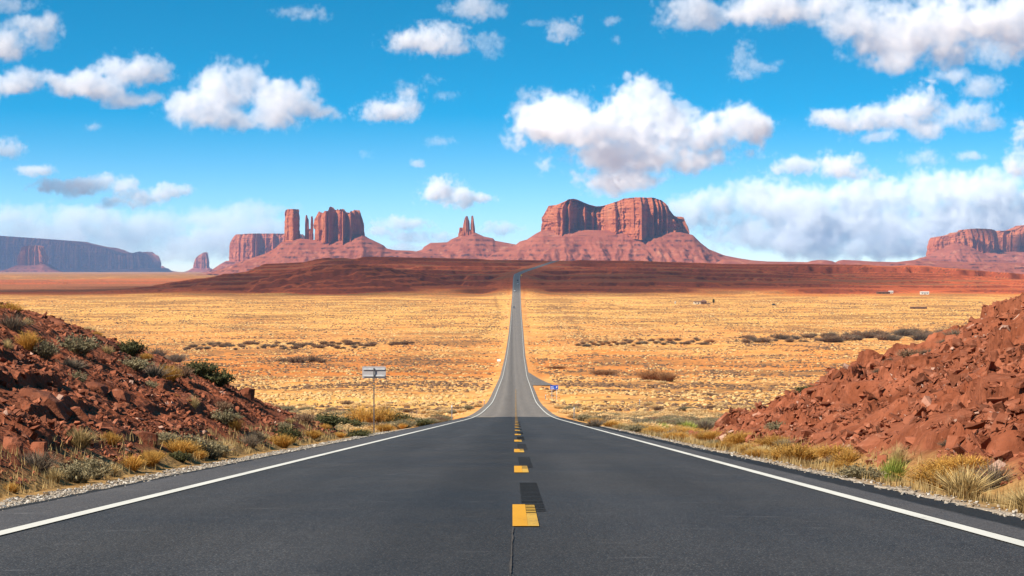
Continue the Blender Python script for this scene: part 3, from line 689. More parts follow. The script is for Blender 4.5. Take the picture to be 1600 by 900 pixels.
# named bushes: kind, foot pixel, width px, height px, label
BUSHES = [
 ('gold', 14, 492, 36, 22, 'golden grass clump on the very top of the shaded bank'),
 ('dead', 18, 520, 44, 32, 'dusky grey bush under the top golden clump at the picture edge'),
 ('gold', 44, 546, 30, 32, 'bright golden bush below the flat slab on the shaded bank'),
 ('sage', 70, 560, 30, 30, 'grey-green bush hugging the bright golden bush'),
 ('straw', 10, 552, 22, 26, 'pale straw tuft at the picture edge on the shaded bank'),
 ('straw', 40, 512, 20, 18, 'straw tuft beside the dusky grey bush'),
 ('sage', 120, 556, 50, 36, 'wide grey sage bush on the upper shaded bank'),
 ('dead', 112, 580, 40, 24, 'low grey dead bush below the wide sage'),
 ('straw', 166, 556, 24, 20, 'straw tuft beside the dark jutting ledge'),
 ('straw', 138, 520, 26, 12, 'low straw tuft on the crest beside the ledges'),
 ('gold', 152, 528, 14, 12, 'small golden tuft on the crest before the dark ledge'),
 ('dark', 203, 556, 34, 26, 'round dark olive bush on the shaded bank crest'),
 ('gold', 228, 564, 18, 14, 'small yellow tuft right after the dark olive bush'),
 ('dead', 246, 560, 28, 20, 'dark grey bush on the crest behind the small yellow tuft'),
 ('dead', 275, 566, 32, 16, 'low spreading grey bush on the crest'),
 ('sage', 208, 580, 42, 24, 'pale grey bush below the round dark olive bush'),
 ('dead', 240, 594, 42, 30, 'brown-grey bush in the row under the shaded crest'),
 ('gold', 262, 598, 32, 32, 'straw-golden bush next to the brown-grey bush'),
 ('brown', 284, 592, 28, 24, 'brown bush between the golden one and the big dark one'),
 ('dark', 312, 590, 40, 30, 'big dark green bush on the shaded crest'),
 ('dark', 338, 604, 42, 30, 'second big dark green bush, lower on the shaded crest'),
 ('straw', 298, 600, 16, 14, 'straw tuft in front of the big dark bushes'),
 ('sage', 121, 602, 20, 24, 'small pale grey bush in the middle of the shaded bank'),
 ('sage', 234, 608, 22, 14, 'small grey bush below the brown-grey bush'),
 ('gold', 276, 628, 10, 12, 'tiny golden tuft on the bare part of the shaded bank'),
 ('straw', 300, 644, 24, 30, 'straw bush low on the shaded bank'),
 ('sage', 350, 664, 40, 26, 'grey sage below the squat brown boulder'),
 ('gold', 367, 674, 20, 24, 'golden tuft beside the grey sage under the boulder'),
 ('sage', 296, 706, 44, 28, 'grey-green bush at the foot of the shaded bank'),
 ('sage', 327, 718, 44, 32, 'larger grey-green bush beside the gravel shoulder'),
 ('gold', 308, 718, 24, 18, 'golden tuft between the two grey-green bushes'),
 ('dark', 280, 722, 26, 18, 'small dark green bush near the gravel'),
 ('dead', 390, 700, 32, 26, 'dark grey bush at the low end of the shaded bank'),
 ('brown', 350, 642, 20, 16, 'small brown bush under the shaded crest'),
 ('dead', 60, 738, 46, 40, 'dry brown shrub before the upright rust blocks'),
 ('straw', 84, 756, 36, 28, 'straw grass clump beside the gravel, first past the dry shrub'),
 ('sage', 112, 755, 46, 36, 'greyish grass clump in the row along the gravel'),
 ('sage', 142, 750, 46, 38, 'taller greyish clump in the row along the gravel'),
 ('straw', 128, 756, 30, 24, 'straw clump before the two greyish clumps'),
 ('straw', 172, 744, 34, 24, 'thin straw clump after the greyish clumps'),
 ('gold', 204, 736, 36, 28, 'golden clump halfway along the gravel row'),
 ('gold', 232, 729, 38, 26, 'yellowest golden clump at the end of the gravel row'),
 ('gold', 17, 772, 22, 20, 'small golden tuft at the picture edge by the gravel'),
 ('dark', 449, 691, 30, 26, 'green bush standing alone at the low end of the shaded bank'),
 ('dead', 400, 690, 26, 22, 'grey bush just before the lone green bush'),
 ('brown', 474, 664, 30, 20, 'olive-brown bush behind the end of the shaded bank'),
 ('dark', 510, 668, 34, 24, 'dark green bush behind the end of the shaded bank'),
 ('dark', 536, 672, 38, 22, 'wider dark green bush next to the golden thicket'),
 ('gold', 566, 668, 46, 38, 'big golden bush at the foot of the sign post'),
 ('gold', 596, 668, 46, 36, 'second big golden bush at the foot of the sign post'),
 ('dark', 620, 668, 34, 24, 'dark green bush beside the big golden bushes'),
 ('gold', 640, 668, 22, 14, 'low golden bush after the dark green one'),
 ('dark', 661, 666, 24, 12, 'small dark bush by the shoulder before the white post'),
 ('dark', 562, 684, 26, 14, 'low green bush at the gravel edge before the golden thicket'),
 ('straw', 452, 664, 18, 14, 'straw tuft on the red soil behind the shaded bank'),
 ('dead', 929, 668, 30, 16, 'dark brown bush past the tall white post on the far verge'),
 ('dead', 990, 668, 42, 17, 'wide dark brown bush amid the yellow brush'),
 ('dead', 1055, 688, 38, 20, 'dark grey bush in front of the yellow brush'),
 ('dead', 1100, 672, 36, 18, 'dark bush just before the tip of the sunlit bank'),
 ('yellow', 968, 667, 34, 16, 'low yellow bush on the verge next to the wide dark bush'),
 ('yellow', 1016, 676, 34, 18, 'yellow bush between the dark ones on the verge'),
 ('green', 1035, 678, 30, 20, 'yellow-green bush behind the dark grey bush'),
 ('green', 1075, 676, 34, 20, 'second yellow-green bush behind the dark grey bush'),
 ('dark', 1268, 618, 34, 17, 'olive bush alone on the lower sunlit crest'),
 ('dead', 1372, 585, 16, 10, 'small grey bush where the sunlit crest steepens'),
 ('dead', 1400, 577, 32, 20, 'dark grey bush on the sunlit crest'),
 ('brown', 1425, 562, 34, 18, 'brown bush above the dark grey one on the sunlit crest'),
 ('dead', 1452, 556, 24, 14, 'small grey bush under the brown one'),
 ('dead', 1496, 530, 34, 18, 'grey bush high on the sunlit crest'),
 ('dead', 1474, 540, 20, 12, 'tiny grey bush below the high grey one'),
 ('dead', 1232, 712, 30, 30, 'grey dead bush at the foot of the cracked ledges'),
 ('sage', 1217, 676, 32, 18, 'flat grey bush on the low sunlit bank'),
 ('dead', 1308, 728, 36, 20, 'grey bush in front of the long tilted plate'),
 ('sage', 1345, 752, 50, 28, 'pale grey bush touching the green grass tuft'),
 ('green', 1395, 757, 50, 48, 'bright green grass tuft before the sunlit bank'),
 ('straw', 1402, 735, 30, 50, 'thin straw stalks behind the green grass tuft'),
 ('dead', 1550, 768, 54, 54, 'big dark dead bush before the loose stones of the sunlit bank'),
 ('straw', 1585, 690, 16, 16, 'small straw tuft high by the picture edge'),
 ('gold', 1500, 735, 24, 22, 'lone golden tuft among the loose stones of the sunlit bank'),
 ('dead', 1482, 700, 24, 16, 'small grey bush on the low ledge of the sunlit bank'),
]
for (k, px, py, w, h, lab) in BUSHES:
    x, d, z = hit(px, py); s = d/F; bush(k, x, d, w*s*1.05, h*s*1.1, lab, z=z)
# golden brush along both verges
def verge(side, n, seed):
    rr = random.Random(seed)
    for i in range(n):
        t = rr.random(); d = 16.5+112*t**1.5
        if side > 0:
            e = rr.uniform(4.95, 6.2) if d < 72 else rr.uniform(4.9, 9)
            k = rr.choices(['gold', 'straw', 'sage'], [9, 1.6, 1.1])[0]; w = rr.uniform(.35, .85); h = w*rr.uniform(.38, .66)
        else:
            d = 30+85*t; e = rr.uniform(6.25, 7.0) if d < 72 else rr.uniform(5.9, 9)
            k = rr.choices(['gold', 'straw', 'sage'], [6, 3, 1])[0]; w = rr.uniform(.35, .65); h = w*rr.uniform(.5, .8)
        if d > 75: w *= 1.25; h *= 1.2
        x = side*e+float(road_x(d)); px = 800+F*x/d
        if side > 0 and (1335 < px < 1450 or 1520 < px < 1580) and d < 32: continue
        w_ = {'gold': 'golden', 'straw': 'straw-coloured', 'sage': 'greyish'}[k]
        bush(k, x, d, w, h, '%s brush clump in the verge row along the %s' % (w_, 'sunlit bank side of the road' if side > 0 else 'gravel shoulder'), 'brush_clump', 'brush',
             '%s brush of the verge by the %s' % (w_, 'sunlit bank' if side > 0 else 'gravel shoulder'))
verge(1, 76, 31); verge(-1, 24, 32)
# short dry grass between the clumps
def dry_grass():
    rr = np.random.RandomState(77); V = []; T = []
    m = 20000
    d = 12+110*rr.rand(m)**1.7; sd = np.where(rr.rand(m) < .6, 1, -1)
    e = np.where(sd > 0, 4.75+1.6*rr.rand(m)**1.2, 6.15+1.0*rr.rand(m)); e = np.where(d > 75, e+rr.rand(m)*5, e)
    keep = fbm(sd*e, d*.6, 3, 501) > -.12; d, sd, e = d[keep], sd[keep], e[keep]; m = len(d)
    x = sd*e+road_x(d); z = terrain(x, d)[0]+.02
    h = (.05+.11*rr.rand(m))*(1+d/150); a = rr.rand(m)*6.28; w = .0035*(1+d/22)
    P = np.stack([x, d, z], -1); s = np.stack([np.cos(a), np.sin(a), a*0], -1)*w[:, None]; l = np.stack([np.cos(a+1.3), np.sin(a+1.3), a*0], -1)*(h*.45*rr.rand(m))[:, None]
    up = np.stack([h*0, h*0, h], -1); V = np.stack([P-s, P+s, P+l+up], 1).reshape(-1, 3); t = np.repeat(rr.rand(m), 3)
    tip = np.tile([0, 0, 1.], m)
    o = mesh_np('dry_grass', V, np.arange(3*m).reshape(-1, 3), STRAW, attrs={'tone': np.stack([t, tip, t, t*0+1], -1)}); tag(o, 'short dry grass between the brush clumps of the verges', 'grass', kind='stuff')
dry_grass()
# thickets in the wash and lone big shrubs out on the plain
def on_plain(px, d):
    x = (px-800)/F*d; return x, d, zt(x, d)
rr = random.Random(8)
def band(n, p0, p1, row0, row1, hmin, hmax, kinds, label, group):
    for i in range(n):
        px = p0+(p1-p0)*(i+rr.uniform(-.4, .4))/max(1, n-1); t = (px-p0)/(p1-p0); x, d, z = hit(px, row0+(row1-row0)*t+rr.uniform(-5, 5), 300); h = (hmin+(hmax-hmin)*rr.random()**1.6)*d/F
        bush(rr.choice(kinds), x, d, h*rr.uniform(1.3, 2.2), h, label, 'thicket_shrub', 'shrub', group, z=z)
band(60, 290, 585, 543, 540, 4.5, 8, ['brown', 'brown', 'dead'], 'dusky brown shrub in the long hedge-like line across the plain on the sign side', 'brown shrubs lining the wash on the sign side')
band(8, 612, 645, 538, 538, 4, 8, ['brown'], 'brown shrub of the small dark cluster at the end of the wash line', 'brown shrub cluster ending the wash line')
band(46, 905, 1110, 537, 534, 4, 7, ['brown', 'dead', 'rust'], 'low brown shrub in the faint line across the plain past the turnout', 'low brown shrubs in the faint line')
band(34, 1290, 1470, 531, 526, 9, 17, ['dead', 'dead', 'brown'], 'tall grey-brown tamarisk shrub in the thicket behind the sunlit bank', 'tamarisk thicket behind the sunlit bank')
band(26, 1150, 1290, 531, 530, 3, 10, ['dead', 'dead', 'brown'], 'tall grey-brown tamarisk shrub in the thicket behind the sunlit bank', 'tamarisk thicket behind the sunlit bank')
for (k, px, py, w, h, lab) in (
 ('rust', 1020, 595, 40, 21, 'big rusty tamarisk shrub standing alone on the sandy plain'), ('rust', 1042, 596, 26, 18, 'smaller rusty shrub merged with the big lone one'),
 ('rust', 944, 586, 38, 10, 'low wide rusty shrub between the road and the big lone shrub'),
 ('brown', 465, 567, 28, 13, 'brown shrub on open sand before the wash line'), ('brown', 490, 565, 24, 10, 'smaller brown shrub beside it on open sand before the wash line'), ('brown', 503, 567, 14, 7, 'smallest of the three brown shrubs before the wash line'), ('brown', 441, 565, 14, 6, 'little brown shrub apart from the three on open sand'),
 ('brown', 541, 633, 14, 9, 'dark brown shrub on pale sand left of the golden thicket'), ('yellow', 1012, 597, 14, 5, 'yellow clump at the foot of the big rusty shrub'), ('yellow', 1035, 599, 14, 5, 'second yellow clump at the foot of the big rusty shrub'),
 ('rust', 870, 576, 30, 5, 'low rusty scrub patch near the road'), ('brown', 1110, 619, 22, 6, 'reddish brown low scrub on the pale plain')):
    x, d, z = hit(px, py, 150); s = d/F; bush(k, x, d, w*s, h*s, lab, 'shrub', 'shrub', z=z)
# the brush of the plain: the nearest clumps one by one, the rest as ground cover
def plain_brush():
    q = np.random.RandomState(3); n = 420000
    d = np.sqrt(q.rand(n)*(1900**2-105**2)+105**2); px = -60+1720*q.rand(n); x = (px-800)/F*d
    dens = np.interp(d, [105, 300, 600, 900, 1300, 1900], [1.0, .95, .62, .40, .24, .12])
    n1 = fbm(x/28, d/34, 3, 601); n2 = fbm(x/90, d/110, 3, 602); n3 = fbm(x/15, d/18, 2, 605)
    e = np.abs(x-road_x(d)); dens = dens*np.clip(.42+.28*(1-sstep(380, 600, d))+2.1*n1+1.3*n3, .02, 1.6)*sstep(5.3, 7.5, e)
    turn = (d > 465) & (d < 645) & (x > 0) & (e < 11)
    keep = (q.rand(n) < dens) & ~turn & (d > np.where(e < 40, 112, 105))
    x, d, n2, e, px = x[keep], d[keep], n2[keep], e[keep], px[keep]; m = len(x)
    yel = q.rand(m) < np.clip(.44+1.3*n2+.35*np.exp(-e/14)-.25*sstep(520, 640, d)*(1-sstep(800, 950, d)), .06, .97)
    z = terrain(x, d)[0]
    s = np.where(yel, .55, .62)*(.55+.75*q.rand(m)**1.5)*np.where(yel, 1+d/2600, 1+d/6000)
    row = YH-F*z/d
    crest = np.minimum(np.interp(px, [0, 100, 200, 300, 380, 430, 500, 560], [475, 500, 535, 560, 600, 640, 670, 685]), np.interp(px, [1115, 1170, 1250, 1330, 1400, 1500, 1600], [690, 655, 630, 600, 565, 520, 477]))
    vis = (row < crest) & (px > 0) & (px < 1600)
    order = np.argsort(-(s/d)*vis)
    nm = {True: ('yellow', 'rabbitbrush_clump', 'pale yellow brush clump scattered over the near sandy plain', 'pale yellow clumps of the near plain'),
          False: ('sage', 'sagebrush_clump', 'grey-brown sagebrush clump scattered over the near sandy plain', 'grey-brown clumps of the near plain')}
    count = {True: 0, False: 0}; single = np.zeros(m, bool)
    for i in order:
        y = bool(yel[i])
        if count[y] < 295:
            count[y] += 1; single[i] = True; k, name, lab, grp = nm[y]
            if not y and q.rand() < .25: k = 'brown'
            w = 1.5*s[i]*q.uniform(.9, 1.5); bush(k, float(x[i]), float(d[i]), w, s[i]*q.uniform(.75, 1.0), lab, name, 'brush', grp, z=float(z[i]))
        if count[True] >= 295 and count[False] >= 295: break
    rest = np.where(~single)[0]
    # low domes of jittered faces
    tri = []
    for j in range(6): tri += [(j, (j+1) % 6, 6+j), (6+j, (j+1) % 6, 6+(j+1) % 6), (6+j, 6+(j+1) % 6, 12)]
    tri = np.array(tri)
    for y, nm_, mat, lab in ((True, 'ground_cover', YELLO, 'pale yellow brush dotting the plain out to the plateau'), (False, 'ground_cover', BROWN, 'dusky sagebrush dotting the plain out to the plateau')):
        I = rest[yel[rest] == y]; mm = len(I)
        an = (np.arange(6)/6*2*np.pi)[None, :]+q.rand(mm, 1)*6.28
        def ring(rad, h): return np.stack([np.cos(an)*rad*(.7+.6*q.rand(mm, 6)), np.sin(an)*rad*(.7+.6*q.rand(mm, 6)), h*(.75+.5*q.rand(mm, 6))], -1)
        L = np.concatenate([ring(.8, 0.), ring(.58, .5), np.stack([.2*q.normal(size=mm), .2*q.normal(size=mm), .75+.2*q.rand(mm)], -1)[:, None, :]], 1)
        L[:, :6, 2] = -.08
        L = L*(s[I]*q.uniform(.6, 1.2, mm)*(.85+.15*sstep(250, 700, d[I])))[:, None, None]; L[:, :, 2] *= .62
        L = L+np.stack([x[I], d[I], z[I]], -1)[:, None, :]
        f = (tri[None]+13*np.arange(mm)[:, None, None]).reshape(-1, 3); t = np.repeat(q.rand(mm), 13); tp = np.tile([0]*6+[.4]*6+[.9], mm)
        o = mesh_np(nm_, L.reshape(-1, 3), f, mat, attrs={'tone': np.stack([t, tp, t, t*0+1], -1)}); tag(o, lab, 'brush', kind='stuff')
    print('plain brush', m)
plain_brush()
# ------------------------------------------------------------------ buttes and mesas
def cliff_mat():
    n = NT('cliff_sandstone'); p = n.world()
    st = n.noise(n.scale(p, (.035, .035, .006)), 1., 5, .6); fine = n.noise(n.scale(p, (.16, .16, .022)), 1., 4, .65)
    bd = n.noise(n.scale(p, (.002, .002, .075)), 1., 4, .6); big = n.noise(p, .008, 3)
    c = n.mixc(n.ramp(st, [(.35, 0.), (.65, 1.)]), (.33, .085, .036), (.48, .155, .066))
    c = n.mixc(n.ramp(bd, [(.40, 0.), (.60, .6)]), c, (.30, .085, .045))
    c = n.mixc(n.ramp(fine, [(.56, 0.), (.72, .7)]), c, (.12, .045, .034))
    c = n.mixc(n.ramp(big, [(.55, 0.), (.75, .5)]), c, (.48, .20, .095))
    n.col(c); n.set('Roughness', 1.).set('Specular IOR Level', 0.)
    n.bump(n.math('ADD', n.math('MULTIPLY', fine, 1.2), n.math('ADD', st, bd)), .8, 7.); return n.m
def talus_mat():
    n = NT('talus_beds'); p = n.world()
    a = n.noise(p, .02, 5, .6); b = n.noise(p, .10, 4, .65); bd = n.noise(n.scale(p, (.007, .007, .06)), 1., 5, .7)
    c = n.mixc(n.ramp(bd, [(.34, 0.), (.66, 1.)]), (.225, .060, .036), (.32, .100, .058))
    c = n.mixc(n.ramp(a, [(.56, 0.), (.74, .6)]), c, (.47, .215, .13))
    c = n.mixc(n.ramp(b, [(.30, .6), (.45, 0.)]), c, (.16, .058, .042))
    s = n.attr('soil').outputs['Fac']; c = n.mixc(s, c, (.075, .028, .026))  # soil holds the ledge mask: darker rock plus painted-in shade
    n.col(c); n.set('Roughness', 1.).set('Specular IOR Level', 0.)
    n.bump(n.math('ADD', b, n.math('MULTIPLY', n.noise(p, .4, 3, .7), .5)), .7, 5.); return n.m
CLIFF = cliff_mat(); TALUS = talus_mat()
def prof_px(pts, d):
    a = np.array(pts, float); return (a[:, 0]-800)/F*d, (YH-a[:, 1])/F*d
def cliff(parent, top, foot, d0, depth, seed, name='cliff', N=420, batter=8., flute=9., sq=3.2, ledge=1.0, twist=0., bay=.16, rag=0., front=None):
    """a steep rock wall: closed plan outline with flutes and bays, raised in beds to the skyline given by `top`"""
    tx, tz = prof_px(top, d0); fx, fz = prof_px(foot, d0)
    x0, x1 = tx[0], tx[-1]; cx = (x0+x1)/2; hw = (x1-x0)/2
    a = np.linspace(0, 2*np.pi, 6001)[:-1]
    ox = hw*np.sign(np.cos(a))*np.abs(np.cos(a))**(2/sq); oy = depth*np.sign(np.sin(a))*np.abs(np.sin(a))**(2/sq)
    s = np.concatenate([[0], np.cumsum(np.hypot(np.diff(ox, append=ox[0]), np.diff(oy, append=oy[0])))]); per = s[-1]
    N = int(min(900, max(40, per/4.2))) if N else N
    si = np.arange(N)/N*per; ox = np.interp(si, s, np.append(ox, ox[0])); oy = np.interp(si, s, np.append(oy, oy[0]))
    nx = np.roll(oy, -1)-np.roll(oy, 1); ny = -(np.roll(ox, -1)-np.roll(ox, 1)); ln = np.hypot(nx, ny)+1e-9; nx /= ln; ny /= ln
    th = si/per*2*np.pi; Rr = per/(2*np.pi)
    cn = lambda lam, sd, o=3: fbm(np.cos(th)*Rr/lam+sd, np.sin(th)*Rr/lam+sd*.37, o, seed+sd)
    rg = lambda lam, sd: ridged(np.cos(th)*Rr/lam+sd, np.sin(th)*Rr/lam+sd*.37, 2, seed+sd)
    endfade = 1-.65*np.clip(np.abs(ox)/hw, 0, 1)**6
    off = (bay*depth*1.5*cn(per/9, 3, 2) + 2.3*flute*(np.abs(((th*Rr/(9*flute)+2.6*cn(per/7, 13, 3)+1.2*cn(70, 14, 2)) % 1.0)-.40)*2-.5)*(.5+1.3*np.clip(cn(per/6, 15, 2)+.4, 0, 1)) + flute*.9*rg(per/24+18, 5) + flute*.30*rg(31., 7)*(.4+np.clip(1.5*cn(per/8, 17, 2)+.5, 0, 1.4)) + .22*flute*cn(9., 9))*endfade
    off = off-off.mean()*.5
    ox = ox+nx*off*.75*np.where(np.abs(nx) > .8, .35, 1); oy = oy+ny*off
    if front:
        fpx = np.array(front, float); oy = oy + np.interp(cx+ox, (fpx[:, 0]-800)/F*d0, fpx[:, 1])*sstep(0, -.5, oy/depth)
    M = 52; V = []
    def zt_(x): return np.interp(x, tx, tz) + rag*(.7*ridged(x/16., x*0+.3, 2, seed+90)+np.round(2*fbm(x/9., x*0+.7, 2, seed+91))*.5)*sstep(0, .04, (x-x0)/(x1-x0))*sstep(0, .04, (x1-x)/(x1-x0))
    zb = np.interp(cx+ox, fx, fz)-34.
    for j in range(M+1):
        t = j/M
        H = zt_(cx+ox)-zb; z = zb + t*H
        ins = batter*t*np.minimum(1, H/80) + ledge*(1.6*fbm(z/9., th*2, 2, seed+50)+2.2*np.floor(3*np.clip(fbm(z/34., th*1.2, 2, seed+60)+.4, 0, 1)))
        ins = ins + np.abs(ny)*ledge*np.minimum(1, H/110)*sum(q*sstep(a, a+.02, t+.025*fbm(th*3, th*0+a*9, 2, seed+55)) for a, q in ((.80, 7.), (.87, 12.), (.935, 14.)))
        dn = 2.4*fbm(si/9., z/30., 3, seed+70) + 4.0*fbm(si/26., z/48., 3, seed+71)
        f1, gap, hh, q1, q2, q3, q4 = worley(si/26.+.5*fbm(si/20., z/30., 2, seed+74), z/75.+.3*fbm(si/30., z/40., 2, seed+75), seed+73)
        dn = dn + flute*1.1*(hh-.5)*sstep(.0, .16, gap)
        dn = dn*np.minimum(1, hw/30)
        k = np.minimum(.8*np.minimum(hw, depth), ins-dn)
        X = cx+ox-nx*k; Y = oy-ny*k
        V.append(np.stack([X, Y+d0+twist*(X-cx), z], -1))
    X, Y = V[-1][:, 0].copy(), V[-1][:, 1].copy()
    for f in (.93, .82, .66, .48, .3, .14, .03):
        xx = cx+(X-cx)*f; yy = d0+(Y-d0)*f; zz = np.maximum(zt_(xx), np.interp(xx, fx, fz)) + (1-f)*.5 + 1.2*fbm(xx/18., yy/18., 2, seed+80)
        V.append(np.stack([xx, yy, zz], -1))
    L = len(V); V = np.concatenate(V)
    i = np.arange(N); Fc = []
    for j in range(L-1): Fc.append(np.stack([j*N+i, j*N+(i+1) % N, (j+1)*N+(i+1) % N, (j+1)*N+i], 1))
    Fc = np.concatenate(Fc)
    return mesh_np(name, V-np.array(parent.location if parent else (0, 0, 0)), Fc, CLIFF, smooth=False, parent=parent)
def talus(parent, sky, d0, front, back, seed, ter=22., gul=.22, name='talus', res=5.5, tstr=.55, power=1.35, core=0.):
    """the apron of broken beds under a butte; `sky` is its own outline"""
    sx, sz = prof_px(sky, d0)
    X1 = np.arange(sx[0], sx[-1]+.1, res); vf = np.concatenate([np.linspace(-1, 0, int(front/res/1.15)), np.linspace(0, 1, int(back/res/2.2))[1:]])
    X, Vv = np.meshgrid(X1, vf); zb = float(np.interp(d0-front, _bd, _bz))-8
    P = np.interp(X, sx, sz); P = np.maximum(P, zb-2)
    span = sx[-1]-sx[0]
    Y = d0+np.where(Vv < 0, Vv*front, Vv*back); v = np.clip(np.abs(Vv)-core/np.where(Vv < 0, front, back), 0, None)/(1-core/np.where(Vv < 0, front, back))
    wx = X + 30*fbm(X/130, Y/130, 3, seed+1)
    g = ridged(wx/95, Y/400, 3, seed+2); g2 = ridged(wx/32, Y/170, 2, seed+3)
    v2 = np.clip(v*(1+gul*1.5*g*sstep(.0, .25, v)) + .06*gul*g2*4*sstep(.02, .25, v)*.5, 0, 1)
    sh = (1-v2)**power
    z = zb+(P-zb)*sh
    q = (z + 7*fbm(X/260, Y/260, 2, seed+4))/ter + .6; fr = q-np.floor(q)
    ledge = sstep(.70, .80, fr)
    zt2 = (np.floor(q)+ .62*np.clip(fr/.72, 0, 1)+ .38*ledge - .6)*ter - 7*fbm(X/260, Y/260, 2, seed+4)
    on = np.clip(.36+1.9*fbm(X/85, Y/150, 3, seed+5)+.35*g, 0, 1)*tstr/.55
    m = np.clip(on*1.25, 0, 1)*sstep(.02, .08, v)*(Vv < .2)
    z = mix(z, zt2, m) + 2.6*fbm(X/16, Y/16, 3, seed+6)*sstep(.02, .1, v)*.8 + 4.5*g2*sstep(.05, .3, v)*.9 + 5*fbm(X/45, Y/60, 3, seed+8)*sstep(.03, .2, v)
    z = np.minimum(z, np.where(v < .12, P+2.5, 1e9))
    z = np.where(v > .985, zb-6, z)
    cl = np.clip(m*1.6, 0, 1)*sstep(.62, .70, fr)*(1-sstep(.84, .92, fr))*sstep(-.12, .18, fbm(X/38, Y/60, 3, seed+12))  # ledge bands to darken in colour, for shade as well as rock
    V = np.stack([X, Y, z], -1).reshape(-1, 3)-np.array(parent.location)
    A = np.stack([cl]*3+[np.ones_like(cl)], -1).reshape(-1, 4)
    return mesh_np(name, V, grid_faces(len(vf), len(X1)), TALUS, smooth=True, parent=parent, attrs={'soil': A})
def formation(name, px, d0, label, cat):
    return empty(name, ((px-800)/F*d0, d0, -10), label=label, cat=cat)
# the castle-like butte with its lone pillar
b = formation('butte', 510, 9400, 'sunlit red butte with a ragged castle-like wall, thin spires and one thick lone pillar', 'butte')
cliff(b, [(491.5, 345), (492, 341), (495, 340.5), (497, 333.5), (500, 333), (501.5, 339), (503, 336.5), (508, 333), (514, 330.5), (516.5, 330), (517.3, 326.4), (521, 327), (522, 330), (526, 331.5), (527, 329.5), (537, 329.5), (538.5, 334), (546, 334), (549, 333), (553, 332.5), (554, 330.5), (561, 330), (563, 331), (564.5, 338), (566.8, 345)],
      [(491, 378), (515, 381), (540, 376), (552, 371), (567, 369)], 9400, 62, 101, name='rock_wall', sq=3.5, flute=17, batter=5, ledge=.3, bay=.2, rag=9., front=[(491, 22), (497, -8), (512, -22), (521, -34), (526, 2), (531, -14), (545, -26), (551, -20), (567, 30)])
cliff(b, [(444, 331), (447, 328), (450, 327), (468, 327), (468.8, 331)], [(443, 380), (469, 374)], 9400, 42, 102, name='pillar', sq=2.8, flute=5, batter=3.5, ledge=.5, front=[(443, 25), (460, -22), (469, 26)])
cliff(b, [(476.6, 345), (477.6, 336.5), (479.6, 336), (480.8, 341), (483, 344)], [(476, 378), (484, 376)], 9400, 12, 103, name='spire', sq=2.2, flute=2.2, batter=1.0, ledge=.2)
cliff(b, [(485.0, 344), (486.0, 338.5), (488.3, 337.8), (489.8, 346)], [(485, 378), (490, 376)], 9400, 9, 104, name='spire', sq=2.2, flute=2., batter=.8, ledge=.2)
cliff(b, [(475.5, 362), (477, 358), (489, 358), (490.5, 362)], [(475, 380), (491, 380)], 9400, 15, 106, name='spire_foot', sq=2.4, flute=3, batter=3, ledge=.3)
talus(b, [(300, 436), (345, 422), (390, 405), (415, 397), (432, 388), (441, 379), (452, 377), (472, 373), (492, 375), (520, 374), (550, 370), (567, 367), (575, 372), (590, 379), (599, 383.5), (603, 388), (618, 391), (645, 392), (690, 400), (760, 430)], 9400, 640, 420, 110, core=52)
# the twin-spired butte
b = formation('butte', 730, 9800, 'small red butte crowned by two slender spires and a stub', 'butte')
cliff(b, [(722.6, 357), (723.6, 352), (725.2, 344.5), (727.0, 339.5), (728.4, 337.6), (730.8, 338.0), (731.9, 342.5), (733.4, 345.5), (734.6, 356)], [(722, 371), (736, 369)], 9800, 20, 120, name='spire', sq=2.3, flute=3, batter=1., ledge=.3)
cliff(b, [(734.9, 353), (736.2, 344), (736.7, 337.2), (739.3, 337.0), (740.2, 344), (742.2, 357)], [(734, 369), (743, 367)], 9800, 14, 121, name='spire', sq=2.3, flute=2.2, batter=.8, ledge=.2)
cliff(b, [(716.9, 359), (718, 355.8), (722, 355.6), (724.5, 358)], [(716, 371), (725, 369)], 9800, 14, 122, name='rock_stub', sq=2.6, flute=2.5, batter=2, ledge=.25)
cliff(b, [(715, 366), (717, 363), (724, 360.5), (734, 359), (741, 359.5), (744, 364)], [(714, 373), (745, 371)], 9800, 30, 123, name='pedestal', sq=2.8, flute=4, batter=5, ledge=.4)
talus(b, [(600, 432), (640, 396), (660, 390), (662, 386), (673, 379.5), (699, 378.5), (706, 373.5), (716, 369.5), (722, 366), (735, 364.5), (742, 363), (756, 369.5), (771, 372.5), (773, 376), (790, 379), (806, 382), (840, 398), (900, 432)], 9800, 560, 400, 130, core=10, ter=26, tstr=.75)
# the broad twin-humped mesa right of the road
b = formation('mesa', 965, 9300, 'broad twin-humped red mesa standing where the highway meets the skyline', 'mesa')
cliff(b, [(845.5, 340), (846.5, 333), (848.5, 325), (853, 322), (866, 321.5), (879, 318.5), (885, 314.5), (888, 312.6), (901, 312.3), (905, 316.5), (918, 320), (926, 324), (936, 324.2), (946, 321), (965, 315.5), (972, 312), (984, 311), (1018, 310.6), (1031, 314), (1037, 318), (1043, 323), (1046, 331), (1052, 339), (1056, 341.5), (1062, 340), (1065, 338.5), (1068, 340), (1071, 350), (1073, 353), (1075, 351), (1077.6, 352), (1078.5, 366)],
      [(845, 362), (870, 361), (900, 364), (930, 362), (960, 360), (1000, 366), (1040, 369), (1078, 371)], 9300, 150, 140, flute=19, batter=11, rag=1.6, sq=3.6, ledge=1.7, bay=.16, front=[(846, 70), (868, -50), (878, -30), (905, 55), (928, 66), (938, 40), (952, -20), (966, -40), (985, -64), (1003, -92), (1018, -40), (1045, 20), (1078, 85)])
